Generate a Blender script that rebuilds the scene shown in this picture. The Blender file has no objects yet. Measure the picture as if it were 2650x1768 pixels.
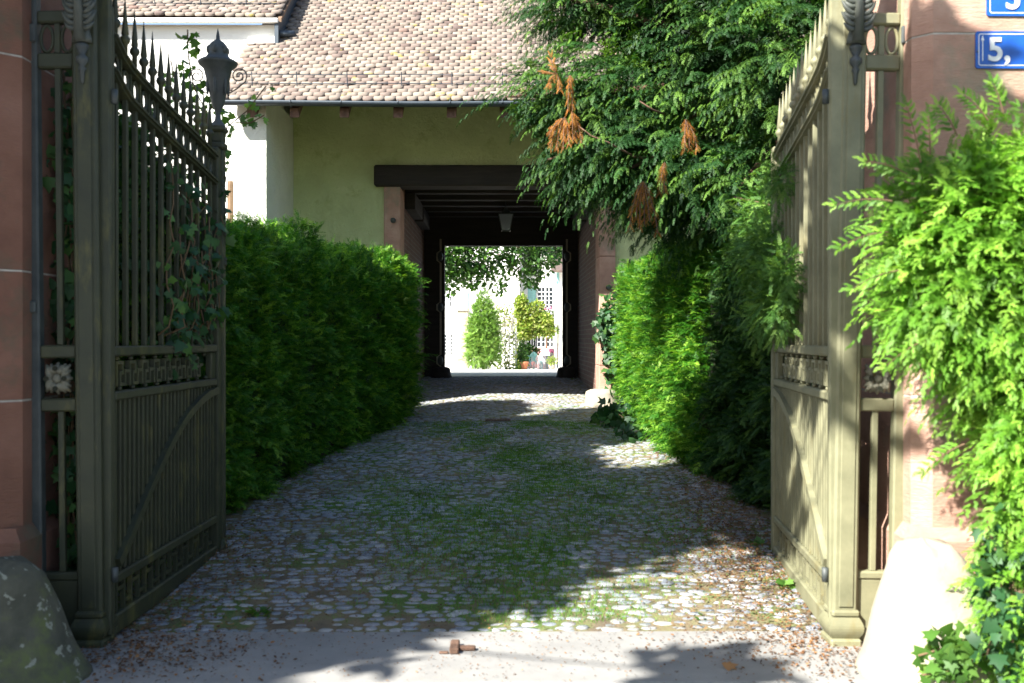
import bpy, math, random
import numpy as np
from mathutils import Vector, Matrix, Euler
random.seed(7); RNG = np.random.default_rng(11)
R = math.radians
scene = bpy.context.scene
COL = scene.collection
# ------------------------------------------------------------------ camera, sky, sun, exposure
CAMZ = 1.53
FPX = 2576.0
cam_d = bpy.data.cameras.new('camera'); cam = bpy.data.objects.new('camera', cam_d); COL.objects.link(cam)
cam_d.lens = 35; cam_d.sensor_width = 36; cam_d.clip_end = 500; cam_d.clip_start = .05
cam.location = (0, 0, CAMZ); cam.rotation_euler = (R(90 - .16), 0, R(-.40))
cam_d.dof.use_dof = True; cam_d.dof.focus_distance = 14.5; cam_d.dof.aperture_fstop = 3.0
scene.camera = cam
SUN = Vector((-.54, -.54, .65)).normalized()
w = bpy.data.worlds.new('World'); scene.world = w; w.use_nodes = True
wn = w.node_tree.nodes; sky = wn.new('ShaderNodeTexSky'); sky.sky_type = 'NISHITA'; sky.sun_disc = False
sky.sun_elevation = math.asin(SUN.z); sky.sun_rotation = math.atan2(SUN.x, SUN.y)
w.node_tree.links.new(sky.outputs[0], wn['Background'].inputs[0]); wn['Background'].inputs[1].default_value = .08
sl = bpy.data.lights.new('sun', 'SUN'); sun = bpy.data.objects.new('sun', sl); COL.objects.link(sun)
sl.energy = 5.0; sl.angle = R(.5); sl.color = (1, .96, .89)
sun.rotation_euler = SUN.to_track_quat('Z', 'Y').to_euler(); sun.location = (-8, -8, 14)
scene.view_settings.view_transform = 'Standard'; scene.view_settings.look = 'None'
scene.view_settings.gamma = 1; scene.view_settings.exposure = 1.9

# ------------------------------------------------------------------ helpers
def X(px, Y): return (px - 1307) / FPX * Y
def Z(py, Y): return CAMZ + (877 - py) / FPX * Y
def P(px, py, Y): return (X(px, Y), Y, Z(py, Y))
GP = [(-30, 0), (5.15, 0), (10.3, .225), (15.5, .43), (21, .73), (24, .69), (60, -.3), (400, -.3)]
def gz(y): return float(np.interp(y, [a for a, _ in GP], [b for _, b in GP]))

def tag(o, label=None, cat=None, group=None, kind=None):
    if label: o['label'] = label
    if cat: o['category'] = cat
    if group: o['group'] = group
    if kind: o['kind'] = kind
    return o
def thing(name, label, cat, loc=(0, 0, 0), rz=0, group=None):
    o = bpy.data.objects.new(name, None); COL.objects.link(o); o.empty_display_size = .1
    o.location = loc; o.rotation_euler = (0, 0, rz)
    return tag(o, label, cat, group)

class MB:
    def __init__(s): s.v = []; s.f = []
    def add(s, vs, fs):
        n = len(s.v); s.v += [tuple(a) for a in vs]; s.f += [tuple(i + n for i in f) for f in fs]; return s
    def box(s, x0, x1, y0, y1, z0, z1, bev=0):
        if bev <= 0:
            s.add([(x0,y0,z0),(x1,y0,z0),(x1,y1,z0),(x0,y1,z0),(x0,y0,z1),(x1,y0,z1),(x1,y1,z1),(x0,y1,z1)],
                  [(0,3,2,1),(4,5,6,7),(0,1,5,4),(1,2,6,5),(2,3,7,6),(3,0,4,7)]); return s
        b = min(bev, (x1-x0)*.45, (y1-y0)*.45, (z1-z0)*.45)
        vs = []; idx = {}
        for i in (0, 1):
            for j in (0, 1):
                for k in (0, 1):
                    c = (x1 if i else x0, y1 if j else y0, z1 if k else z0); d = (-b if i else b, -b if j else b, -b if k else b)
                    for a in range(3):
                        p = [c[q] + (0 if q == a else d[q]) for q in range(3)]
                        idx[i,j,k,a] = len(vs); vs.append(p)
        fs = []
        def q(*t): fs.append(tuple(t))
        for a in range(3):
            o1, o2 = (a+1) % 3, (a+2) % 3
            for sd in (0, 1):
                def key(u, v):
                    l = [0,0,0]; l[a] = sd; l[o1] = u; l[o2] = v; return idx[(*l, a)]
                r = [key(0,0), key(1,0), key(1,1), key(0,1)]; q(*(r if sd else r[::-1]))
        for a in range(3):   # edges along axis a
            o1, o2 = (a+1) % 3, (a+2) % 3
            for u in (0, 1):
                for v in (0, 1):
                    def key(s_, ax):
                        l = [0,0,0]; l[a] = s_; l[o1] = u; l[o2] = v; return idx[(*l, ax)]
                    r = [key(0,o1), key(1,o1), key(1,o2), key(0,o2)]
                    q(*(r if (u ^ v) else r[::-1]))
        for i in (0, 1):
            for j in (0, 1):
                for k in (0, 1):
                    t = [idx[i,j,k,0], idx[i,j,k,1], idx[i,j,k,2]]; q(*(t if (i ^ j ^ k) else t[::-1]))
        s.add(vs, fs); return s
    def lathe(s, prof, c=(0, 0, 0), n=20, sx=1, sy=1):
        b = len(s.v)
        for r, z in prof:
            for i in range(n):
                a = 2*math.pi*i/n; s.v.append((c[0]+r*math.cos(a)*sx, c[1]+r*math.sin(a)*sy, c[2]+z))
        for j in range(len(prof)-1):
            for i in range(n):
                i2 = (i+1) % n; s.f.append((b+j*n+i, b+j*n+i2, b+(j+1)*n+i2, b+(j+1)*n+i))
        s.f.append(tuple(b+i for i in range(n))[::-1]); s.f.append(tuple(b+(len(prof)-1)*n+i for i in range(n)))
        return s
    def tube(s, pts, r, n=6, cap=True):
        pts = [Vector(p) for p in pts]; rs = r if isinstance(r, (list, tuple)) else [r]*len(pts); b = len(s.v)
        up = None
        for k, p in enumerate(pts):
            t = (pts[min(k+1, len(pts)-1)] - pts[max(k-1, 0)]).normalized()
            if up is None: up = Vector((0,0,1)) if abs(t.z) < .9 else Vector((0,1,0))
            a = t.cross(up).normalized(); c = a.cross(t).normalized(); up = c
            for i in range(n):
                g = 2*math.pi*i/n; s.v.append(tuple(p + (a*math.cos(g) + c*math.sin(g))*rs[k]))
        for k in range(len(pts)-1):
            for i in range(n):
                i2 = (i+1) % n; s.f.append((b+k*n+i, b+k*n+i2, b+(k+1)*n+i2, b+(k+1)*n+i))
        if cap: s.f.append(tuple(b+i for i in range(n))[::-1]); s.f.append(tuple(b+(len(pts)-1)*n+i for i in range(n)))
        return s
    def prism(s, poly, axis, a0, a1):
        """poly: 2-D outline in the two axes other than axis"""
        n = len(poly); b = len(s.v)
        for a in (a0, a1):
            for p, q in poly:
                s.v.append({0: (a,p,q), 1: (p,a,q), 2: (p,q,a)}[axis])
        s.f.append(tuple(range(b, b+n))); s.f.append(tuple(range(b+2*n-1, b+n-1, -1)))
        for i in range(n):
            j = (i+1) % n; s.f.append((b+i, b+n+i, b+n+j, b+j))
        return s
    def ball(s, c, rx, ry, rz, n=10, m=6, rot=None):
        b = len(s.v); M = rot or Matrix.Identity(3); c = Vector(c)
        for j in range(m+1):
            t = math.pi*j/m
            for i in range(n):
                a = 2*math.pi*i/n
                s.v.append(tuple(c + M @ Vector((rx*math.sin(t)*math.cos(a), ry*math.sin(t)*math.sin(a), -rz*math.cos(t)))))
        for j in range(m):
            for i in range(n):
                i2 = (i+1) % n; s.f.append((b+j*n+i, b+j*n+i2, b+(j+1)*n+i2, b+(j+1)*n+i))
        return s
    def build(s, name, mat, parent=None, smooth=False, label=None, loc=None):
        me = bpy.data.meshes.new(name); me.from_pydata(s.v, [], s.f); me.materials.append(mat)
        me.validate(); 
        import bmesh
        bm = bmesh.new(); bm.from_mesh(me); bmesh.ops.recalc_face_normals(bm, faces=bm.faces); bm.to_mesh(me); bm.free()
        if smooth:
            for p in me.polygons: p.use_smooth = True
        o = bpy.data.objects.new(name, me); COL.objects.link(o)
        if parent: o.parent = parent
        if label: o['label'] = label
        if loc: o.location = loc
        return o

def np_mesh(name, V, F, mat, parent=None, rnd=None, smooth=False):
    me = bpy.data.meshes.new(name); V = np.asarray(V, np.float32); F = np.asarray(F, np.int32); k = F.shape[1]
    me.vertices.add(len(V)); me.vertices.foreach_set('co', V.ravel())
    me.loops.add(F.size); me.loops.foreach_set('vertex_index', F.ravel())
    me.polygons.add(len(F)); me.polygons.foreach_set('loop_start', np.arange(0, F.size, k, dtype=np.int32))
    if smooth: me.polygons.foreach_set('use_smooth', np.ones(len(F), bool))
    me.update(calc_edges=True)
    if rnd is not None:
        a = me.attributes.new('rnd', 'FLOAT', 'POINT'); a.data.foreach_set('value', np.asarray(rnd, np.float32))
    me.materials.append(mat)
    o = bpy.data.objects.new(name, me); COL.objects.link(o)
    if parent: o.parent = parent
    return o

def norm(a): return a / (np.linalg.norm(a, axis=-1, keepdims=True) + 1e-9)
def frames(d, nrm):
    """columns: x = d, z close to nrm"""
    d = norm(d); z = norm(nrm - (nrm*d).sum(1, keepdims=True)*d); y = np.cross(z, d)
    return np.stack([d, y, z], axis=2)
def inst(tpl, pos, fr, sc):
    tv, tf = tpl; k = len(pos); n = len(tv)
    sc = np.asarray(sc); sc = sc[:, None, None] if sc.ndim == 1 else sc[:, None, :]
    V = np.einsum('kij,knj->kni', fr, tv[None]*sc) + pos[:, None, :]
    F = tf[None] + (np.arange(k)*n)[:, None, None]
    rn = np.repeat(RNG.random(k), n)
    return V.reshape(-1, 3), F.reshape(-1, tf.shape[1]), rn
def cat(parts):
    V = []; F = []; Rn = []; n = 0
    for v, f, r in parts: V.append(v); F.append(f+n); Rn.append(r); n += len(v)
    return np.concatenate(V), np.concatenate(F), np.concatenate(Rn)

def plumes(Pp, D, up, L, m, size, tpl, droop=.35):
    """leafy side branches: every plume is a drooping twig carrying m sprays on alternating sides, lying in one layer"""
    k = len(Pp); D = norm(D); side = norm(np.cross(D, up)); L = np.broadcast_to(L, (k,))
    P_, D_, N_, S_, R_ = [], [], [], [], []; rb = RNG.random(k)
    for j in range(m):
        q = (j + RNG.random(k)*.6)/m; sg = 1 if j % 2 else -1
        p = Pp + D*(L*q)[:, None] + np.c_[0*q, 0*q, -droop*L*q*q]
        d = D*(.75 + .25*q)[:, None] + side*(sg*(.75-.5*q))[:, None] + np.c_[0*q, 0*q, -droop*1.2*q] + RNG.normal(0, .16, (k, 3))
        P_.append(p); D_.append(d); N_.append(up + RNG.normal(0, .3, (k, 3))); S_.append(size*(1.15-.55*q)*RNG.uniform(.75, 1.2, k)); R_.append(np.clip(rb*.6 + RNG.random(k)*.3 + .15*q, 0, 1))
    P_, D_, N_, S_, R_ = [np.concatenate(a) for a in (P_, D_, N_, S_, R_)]
    V, F, r = inst(tpl, P_, frames(D_, N_), S_); return V, F, np.repeat(R_, len(tpl[0]))

# ------------------------------------------------------------------ leaf templates (all quads)
def diamond(base, d, L, wd, lift=0.):
    base = np.array(base, float); d = np.array(d, float)/np.linalg.norm(d); s = np.array([-d[1], d[0], 0])
    return [base, base + d*L*.45 + s*wd + [0,0,lift*L*.5], base + d*L + [0,0,-lift*L], base + d*L*.45 - s*wd + [0,0,lift*L*.5]]
def tpl_from(quads):
    V = np.array([p for q in quads for p in q]); F = np.arange(len(V)).reshape(-1, 4); return V, F
def thuja(detail):
    q = [diamond((0,0,0), (1,0,0), 1, .028)]
    n = 12 if detail else 8
    for i in range(n):
        t = .06 + .86*i/n; sg = 1 if i % 2 else -1
        L = .36*(1-.62*t)*(1 + .25*math.sin(i*2.4)); a = R(34); d = np.array([math.cos(a), sg*math.sin(a), .12*math.sin(i*1.9)]); d /= np.linalg.norm(d); b = np.array([t, 0, 0])
        q.append(diamond(b, d, L, .022 if detail else .034, .12))
        if detail:
            for j in range(2):
                for s2 in (1, -1):
                    a2 = a*sg + s2*R(34); q.append(diamond(b + d*L*(.25+.3*j), (math.cos(a2), math.sin(a2), .1*s2), L*(.42-.12*j), .017, .1))
        else:
            a2 = a*sg + sg*R(30); q.append(diamond(b + d*L*.35, (math.cos(a2), math.sin(a2), .1), L*.5, .028, .1))
    V, F = tpl_from(q); V[:, 2] -= .22*V[:, 0]**2; return V, F
def yew_sprig(n=8, wide=.2):
    q = [diamond((0,0,0), (1,0,0), 1, .016)]
    for i in range(n):
        t = .04 + .9*i/n
        for sg in (1, -1):
            a = R(58 - 22*t)*sg; q.append(diamond((t,0,0), (math.cos(a), math.sin(a), .25*math.sin(i*2.3+sg)), wide*(1-.45*t*t), .036, .15))
    V, F = tpl_from(q); V[:, 2] -= .3*V[:, 0]**2; return V, F
def broad_leaf():
    o = [(0,0,0), (.3,.26,.04), (.68,.22,.03), (1,0,-.08), (.68,-.22,.03), (.3,-.26,.04), (.5,0,-.03)]
    return np.array(o, float), np.array([[0,6,2,1],[6,3,3,2],[0,5,4,6],[6,4,3,3]])[[0,2]].tolist() and \
        (np.array(o, float), np.array([[0,1,2,6],[6,2,3,4],[0,6,4,5]]))[1]
def ivy_leaf():
    tips = [(1.0,0),( .62,.52),(.05,.5),(.05,-.5),(.62,-.52)]
    notch = [(.6,.22),(.38,.36),(-.02,.0),(.38,-.36),(.6,-.22)]
    c = (.33, 0)
    pts = [(c[0],c[1],.05)] + [(a,b,-.04) for a,b in tips] + [(a,b,.0) for a,b in notch]
    # quads: centre, notch_prev, tip, notch_next
    F = [[0,10,1,6],[0,6,2,7],[0,7,3,8],[0,8,4,9],[0,9,5,10]]
    return np.array(pts, float), np.array(F)
T_THD, T_THS, T_YEW, T_YEWS = thuja(True), thuja(False), yew_sprig(), yew_sprig(5, .2)
T_BL = broad_leaf(); T_IVY = ivy_leaf()

# ------------------------------------------------------------------ materials
def newmat(name):
    m = bpy.data.materials.new(name); m.use_nodes = True; nt = m.node_tree
    return m, nt, nt.nodes['Principled BSDF']
def noise(nt, scale, detail=5, rough=.6, coord='Object', vec=None, stretch=None):
    tc = nt.nodes.new('ShaderNodeTexCoord'); n = nt.nodes.new('ShaderNodeTexNoise')
    n.inputs['Scale'].default_value = scale; n.inputs['Detail'].default_value = detail; n.inputs['Roughness'].default_value = rough
    src = tc.outputs[coord]
    if stretch:
        mp = nt.nodes.new('ShaderNodeMapping'); mp.inputs['Scale'].default_value = stretch
        nt.links.new(src, mp.inputs[0]); src = mp.outputs[0]
    nt.links.new(src, n.inputs['Vector']); return n
def ramp(nt, src, stops):
    r = nt.nodes.new('ShaderNodeValToRGB'); e = r.color_ramp.elements
    while len(e) < len(stops): e.new(.5)
    for i, (p, c) in enumerate(stops):
        e[i].position = p; e[i].color = (*c, 1) if len(c) == 3 else c
    nt.links.new(src, r.inputs[0]); return r
def mix(nt, fac, a, b, mode='MIX'):
    m = nt.nodes.new('ShaderNodeMix'); m.data_type = 'RGBA'; m.blend_type = mode
    if isinstance(fac, float): m.inputs[0].default_value = fac
    else: nt.links.new(fac, m.inputs[0])
    for i, s in ((6, a), (7, b)):
        if isinstance(s, tuple): m.inputs[i].default_value = (*s, 1)
        else: nt.links.new(s, m.inputs[i])
    return m.outputs[2]
def bump(nt, bs, h, strength=.3, dist=.01):
    b = nt.nodes.new('ShaderNodeBump'); b.inputs['Strength'].default_value = strength; b.inputs['Distance'].default_value = dist
    nt.links.new(h, b.inputs['Height']); nt.links.new(b.outputs[0], bs.inputs['Normal']); return b
def mottled(name, stops, scale=6, rough=.8, bs=30, bstr=.3, bdist=.005, stain=None, stretch=None, spots=None, metal=0, bstretch=None):
    m, nt, b = newmat(name)
    n = noise(nt, scale, 6, .65, stretch=stretch); c = ramp(nt, n.outputs[0], stops).outputs[0]
    if stain:
        n2 = noise(nt, stain[1], 5, .7, stretch=stain[3] if len(stain) > 3 else None)
        f = ramp(nt, n2.outputs[0], [(stain[2], (0,0,0)), (min(1, stain[2]+.14), (1,1,1))]).outputs[0]; c = mix(nt, f, c, stain[0])
    if spots:
        v = nt.nodes.new('ShaderNodeTexVoronoi'); v.inputs['Scale'].default_value = spots[1]
        tc = nt.nodes.new('ShaderNodeTexCoord'); n4 = noise(nt, spots[1]*1.5, 3, .6)
        mv = nt.nodes.new('ShaderNodeVectorMath'); mv.operation = 'MULTIPLY_ADD'; mv.inputs[1].default_value = (.13,.13,.13)
        nt.links.new(n4.outputs['Color'], mv.inputs[0]); nt.links.new(tc.outputs['Object'], mv.inputs[2]); nt.links.new(mv.outputs[0], v.inputs['Vector'])
        f = ramp(nt, v.outputs['Distance'], [(spots[2]*.7, (1,1,1)), (spots[2], (0,0,0))]).outputs[0]; c = mix(nt, f, c, spots[0])
    nt.links.new(c, b.inputs['Base Color']); b.inputs['Roughness'].default_value = rough; b.inputs['Metallic'].default_value = metal
    n3 = noise(nt, bs, 6, .7, stretch=bstretch); bump(nt, b, n3.outputs[0], bstr, bdist); return m
def foliage(name, c0, c1, c2, trans=.35, rough=.5, patch=1.2, odd=None):
    m, nt, b = newmat(name)
    at = nt.nodes.new('ShaderNodeAttribute'); at.attribute_name = 'rnd'
    c = ramp(nt, at.outputs['Fac'], [(0, c0), (.55, c1), (1, c2)]).outputs[0]
    n = noise(nt, patch, 3, .6); v = ramp(nt, n.outputs[0], [(.3, (.6,.62,.6)), (.7, (1.25,1.2,1.1))]).outputs[0]
    c = mix(nt, 1.0, c, v, 'MULTIPLY')
    if odd:
        n2 = noise(nt, odd[1], 2, .5); f = ramp(nt, n2.outputs[0], [(odd[2], (0,0,0)), (odd[2]+.05, (1,1,1))]).outputs[0]; c = mix(nt, f, c, odd[0])
    nt.links.new(c, b.inputs['Base Color']); b.inputs['Roughness'].default_value = rough
    b.inputs['Specular IOR Level'].default_value = .35
    t = nt.nodes.new('ShaderNodeBsdfTranslucent'); tcol = mix(nt, 1.0, c, (1.3, 1.35, .5), 'MULTIPLY'); nt.links.new(tcol, t.inputs[0])
    ms = nt.nodes.new('ShaderNodeMixShader'); ms.inputs[0].default_value = trans
    nt.links.new(b.outputs[0], ms.inputs[1]); nt.links.new(t.outputs[0], ms.inputs[2])
    nt.links.new(ms.outputs[0], nt.nodes['Material Output'].inputs[0]); return m
def plain(name, c, rough=.6, metal=0.): 
    return mottled(name, [(.3, tuple(a*.8 for a in c)), (.7, tuple(min(1, a*1.15) for a in c))], 8, rough, 40, .15, .003, metal=metal)

M = {}
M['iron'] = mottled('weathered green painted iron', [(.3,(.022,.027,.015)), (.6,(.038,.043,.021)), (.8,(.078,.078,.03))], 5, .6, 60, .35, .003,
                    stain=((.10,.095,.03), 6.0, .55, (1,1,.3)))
M['iron_pale'] = mottled('sunlit pale olive paint', [(.3,(.14,.14,.08)), (.6,(.21,.205,.12)), (.8,(.28,.265,.16))], 5, .6, 60, .35, .003,
                    stain=((.17,.15,.07), 6.0, .55, (1,1,.3)))  # paler copy of the gate iron, sunlight partly put into its colour
M['iron_dark'] = mottled('dark bronze iron', [(.3,(.03,.038,.04)), (.7,(.07,.08,.075))], 9, .55, 50, .3, .003)
M['iron_back'] = mottled('sheet iron', [(.3,(.03,.034,.022)), (.7,(.07,.07,.035))], 4, .7, 40, .3, .004, stretch=(1,1,.3))
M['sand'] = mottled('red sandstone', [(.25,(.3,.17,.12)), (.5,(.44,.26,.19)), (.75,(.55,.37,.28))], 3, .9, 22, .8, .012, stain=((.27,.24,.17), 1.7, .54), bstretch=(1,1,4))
M['sand_shaded'] = mottled('shaded red sandstone', [(.25,(.12,.055,.036)), (.5,(.2,.095,.062)), (.75,(.26,.135,.095))], 2.2, .9, 22, .8, .012, stain=((.10,.095,.06), 1.6, .52), bstretch=(1,1,4))  # darker sandstone copy for the left pier, shade put into the colour
M['mortar'] = mottled('pale mortar', [(.3,(.3,.27,.23)), (.7,(.5,.46,.4))], 20, .95, 60, .4, .004)
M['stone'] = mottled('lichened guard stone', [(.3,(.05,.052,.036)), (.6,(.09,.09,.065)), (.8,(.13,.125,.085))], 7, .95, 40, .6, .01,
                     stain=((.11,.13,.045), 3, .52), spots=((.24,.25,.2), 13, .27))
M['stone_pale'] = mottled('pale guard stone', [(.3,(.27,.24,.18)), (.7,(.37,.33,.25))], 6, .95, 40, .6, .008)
M['plaster'] = mottled('rough cream plaster', [(.3,(.5,.55,.26)), (.6,(.6,.66,.33)), (.8,(.68,.72,.42))], 1.6, .95, 9, 1.0, .05, stain=((.42,.48,.19), 2.2, .56))
M['plaster_pale'] = mottled('pale lime plaster', [(.3,(.6,.62,.52)), (.7,(.7,.71,.62))], 2, .95, 9, 1.0, .04)
M['white'] = mottled('white limewash wall', [(.3,(.72,.71,.66)), (.7,(.82,.81,.77))], 3, .9, 15, .6, .01)
M['darkwood'] = mottled('tarred old timber', [(.3,(.012,.009,.007)), (.7,(.035,.026,.02))], 5, .8, 25, .6, .01, stretch=(.3,3,3))
M['brownwood'] = mottled('brown weathered timber', [(.3,(.1,.06,.035)), (.7,(.2,.13,.08))], 6, .85, 25, .6, .008, stretch=(3,3,.4))
M['zinc'] = mottled('grey zinc', [(.3,(.035,.05,.065)), (.7,(.06,.075,.09))], 5, .45, 40, .1, .002, metal=.2)
M['slab'] = mottled('worn concrete slab', [(.3,(.2,.197,.188)), (.6,(.26,.255,.24)), (.8,(.32,.31,.285))], 2.5, .92, 120, .6, .004, stain=((.25,.23,.19), 6, .6))
M['asphalt'] = mottled('pale asphalt', [(.3,(.2,.2,.2)), (.7,(.27,.27,.26))], 12, .95, 160, .6, .004)
M['soil'] = mottled('soil and moss joints', [(.35,(.14,.11,.075)), (.5,(.22,.17,.1)), (.65,(.2,.22,.08))], 3, 1, 60, 1, .02, stain=((.10,.17,.035), 1.2, .48))
M['earth'] = mottled('dark soil with needles', [(.3,(.05,.035,.024)), (.7,(.12,.08,.05))], 4, 1, 50, 1, .02)
M['gravel'] = mottled('pale courtyard gravel', [(.3,(.5,.47,.4)), (.7,(.68,.65,.58))], 3, 1, 80, .6, .01)
M['pinkwall'] = plain('pink plaster', (.6,.3,.3), .9)
M['terracotta'] = plain('terracotta', (.45,.17,.08), .85)
M['bluepaint'] = plain('pale turquoise paint', (.25,.5,.47), .5)
M['greywood'] = plain('silvered planks', (.3,.34,.36), .9)
M['signblue'] = plain('blue enamel', (.012,.09,.42), .25)
M['signwhite'] = plain('white enamel', (.8,.8,.8), .3)
M['windark'] = plain('dark window glass', (.02,.025,.03), .12)
M['flower'] = plain('pink flowers', (.75,.2,.35), .7)
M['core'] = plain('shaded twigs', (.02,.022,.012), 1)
M['bark'] = mottled('reddish yew bark', [(.3,(.07,.04,.025)), (.7,(.18,.1,.065))], 9, .9, 40, .8, .01, stretch=(3,3,.5))
M['stem'] = plain('ivy stem', (.14,.09,.045), .9)
def mat_glass():
    m, nt, b = newmat('old lantern glass'); b.inputs['Base Color'].default_value = (.13,.15,.155,1); b.inputs['Roughness'].default_value = .35
    b.inputs['Transmission Weight'].default_value = .55; return m
M['glass'] = mat_glass()
M['thuja'] = foliage('thuja sprays', (.014,.08,.008), (.06,.22,.018), (.32,.55,.06), .38, .5, 1.3)
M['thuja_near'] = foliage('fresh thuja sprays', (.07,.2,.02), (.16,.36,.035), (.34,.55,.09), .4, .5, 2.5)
M['yew'] = foliage('yew needles', (.008,.04,.010), (.024,.088,.016), (.13,.26,.035), .24, .6, 1.0)
M['dead'] = foliage('dead yew needles', (.3,.11,.02), (.42,.17,.035), (.5,.25,.07), .3, .7, 3)
M['ivy'] = foliage('ivy leaves', (.015,.06,.02), (.03,.1,.035), (.08,.18,.04), .25, .5, 3)
M['ivy_young'] = foliage('young ivy leaves', (.05,.13,.02), (.08,.2,.03), (.16,.3,.06), .35, .55, 3)
M['leaf'] = foliage('broad tree leaves', (.02,.06,.012), (.035,.1,.02), (.09,.2,.03), .35, .45, .8)
M['rose'] = foliage('yellow green climber', (.12,.22,.03), (.25,.34,.06), (.5,.5,.2), .35, .5, 2)
M['shrub'] = foliage('conifer shrub', (.09,.2,.03), (.17,.32,.06), (.3,.45,.12), .3, .5, 2)
M['grass'] = foliage('joint grass', (.06,.19,.02), (.10,.29,.03), (.24,.36,.06), .3, .5, 3)
M['litter'] = foliage('dry leaf litter', (.07,.035,.018), (.17,.08,.035), (.33,.18,.08), .15, .85, 3)

def mat_cobble():
    m, nt, b = newmat('grey setts')
    at = nt.nodes.new('ShaderNodeAttribute'); at.attribute_name = 'rnd'
    c = ramp(nt, at.outputs['Fac'], [(0,(.17,.19,.215)), (.3,(.23,.25,.28)), (.55,(.28,.295,.305)), (.8,(.27,.27,.29)), (.95,(.38,.38,.37))]).outputs[0]
    n = noise(nt, 25, 5, .7); v = ramp(nt, n.outputs[0], [(.3,(.65,.65,.65)), (.7,(1.2,1.2,1.2))]).outputs[0]
    c = mix(nt, 1.0, c, v, 'MULTIPLY')
    n2 = noise(nt, 1.1, 4, .6); f = ramp(nt, n2.outputs[0], [(.5,(0,0,0)), (.75,(.55,.55,.55))]).outputs[0]; c = mix(nt, f, c, (.13,.14,.055))
    nt.links.new(c, b.inputs['Base Color']); b.inputs['Roughness'].default_value = .62
    bump(nt, b, noise(nt, 45, 5, .7).outputs[0], .6, .01); return m
M['cobble'] = mat_cobble()
def mat_tile():
    m, nt, b = newmat('plain clay tiles')
    at = nt.nodes.new('ShaderNodeAttribute'); at.attribute_name = 'rnd'
    c = ramp(nt, at.outputs['Fac'], [(0,(.10,.07,.06)), (.08,(.16,.12,.1)), (.4,(.195,.16,.13)), (.8,(.22,.182,.148)), (.95,(.25,.21,.17)), (1,(.16,.1,.08))]).outputs[0]
    n = noise(nt, 3.3, 6, .7); f = ramp(nt, n.outputs[0], [(.61,(0,0,0)), (.66,(1,1,1))]).outputs[0]; c = mix(nt, f, c, (.3,.25,.08))
    n3 = noise(nt, 14, 5, .7); v = ramp(nt, n3.outputs[0], [(.3,(.72,.72,.72)), (.7,(1.15,1.15,1.15))]).outputs[0]; c = mix(nt, 1.0, c, v, 'MULTIPLY')
    nt.links.new(c, b.inputs['Base Color']); b.inputs['Roughness'].default_value = .9
    bump(nt, b, n3.outputs[0], .4, .006); return m
M['tile'] = mat_tile()
def mat_brick(name, c1, c2, mort, axis_rot):
    m, nt, b = newmat(name)
    tc = nt.nodes.new('ShaderNodeTexCoord'); sp = nt.nodes.new('ShaderNodeSeparateXYZ'); mp = nt.nodes.new('ShaderNodeCombineXYZ')
    br = nt.nodes.new('ShaderNodeTexBrick'); br.inputs['Scale'].default_value = 1; br.inputs['Brick Width'].default_value = .27; br.inputs['Row Height'].default_value = .085
    br.inputs['Mortar Size'].default_value = .008; br.inputs['Color1'].default_value = (*c1,1); br.inputs['Color2'].default_value = (*c2,1); br.inputs['Mortar'].default_value = (*mort,1)
    nt.links.new(tc.outputs['Object'], sp.inputs[0]); nt.links.new(sp.outputs[1], mp.inputs[0]); nt.links.new(sp.outputs[2], mp.inputs[1]); nt.links.new(mp.outputs[0], br.inputs['Vector'])
    n = noise(nt, 8, 5, .7); v = ramp(nt, n.outputs[0], [(.3,(.65,.65,.65)), (.7,(1.2,1.2,1.2))]).outputs[0]
    nt.links.new(mix(nt, 1.0, br.outputs['Color'], v, 'MULTIPLY'), b.inputs['Base Color']); b.inputs['Roughness'].default_value = .9
    inv = nt.nodes.new('ShaderNodeMath'); inv.operation = 'SUBTRACT'; inv.inputs[0].default_value = 1; nt.links.new(br.outputs['Fac'], inv.inputs[1])
    bump(nt, b, inv.outputs[0], .8, .01); return m
M['brick'] = mat_brick('old passage brick', (.12,.055,.04), (.17,.085,.06), (.2,.17,.13), (R(90), 0, R(90)))

# ------------------------------------------------------------------ ground
def sheet(name, xs, ys, dz, mat, kind='structure', zf=None):
    V = [(x, y, (zf or (lambda x, y: gz(y)))(x, y) + dz) for y in ys for x in xs]; n = len(xs)
    F = [(j*n+i, j*n+i+1, (j+1)*n+i+1, (j+1)*n+i) for j in range(len(ys)-1) for i in range(n-1)]
    o = np_mesh(name, V, F, mat, smooth=True); tag(o, kind=kind); return o
def frange(a, b, n): return [a + (b-a)*i/n for i in range(n+1)]
sheet('ground', [-300, -60, -20, -6, 0, 6, 20, 60, 300], [-300, -30, 0, 4.3, 5.15, 8, 10.3, 13, 15.5, 18, 21, 24, 30, 45, 60, 120, 400], -.03, M['earth'])
def drive_z(x, y): return gz(y) + .045*(1 - min(1, abs(x)/2.2)**2)*max(.1, min(1, (y-5.1)/1.5, (21.2-y)/1.5))
sheet('driveway', frange(-2.45, 2.45, 14), frange(5.17, 21.2, 60), .0, M['soil'], zf=drive_z)
sheet('courtyard', [-25, -5, 0, 5, 25], frange(21.2, 64, 20), .0, M['gravel'])
sb = MB()
xs = [-2.1, 2.3]
for a, b_ in zip(xs, xs[1:]): sb.box(a+.002, b_-.002, 4.392, 5.162, -.1, .012, .006)
tag(sb.build('threshold', M['slab']), kind='structure')
sb = MB()
sb.box(-6, 6, -4, 4.384, -.1, .004, .004)
tag(sb.build('pavement', M['asphalt']), kind='structure')
sb = MB(); sb.box(-6, -2.106, 4.39, 5.2, -.1, .0, .004).box(2.306, 6, 4.39, 5.2, -.1, .0, .004)
tag(sb.build('verge', M['earth']), kind='structure')

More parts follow.
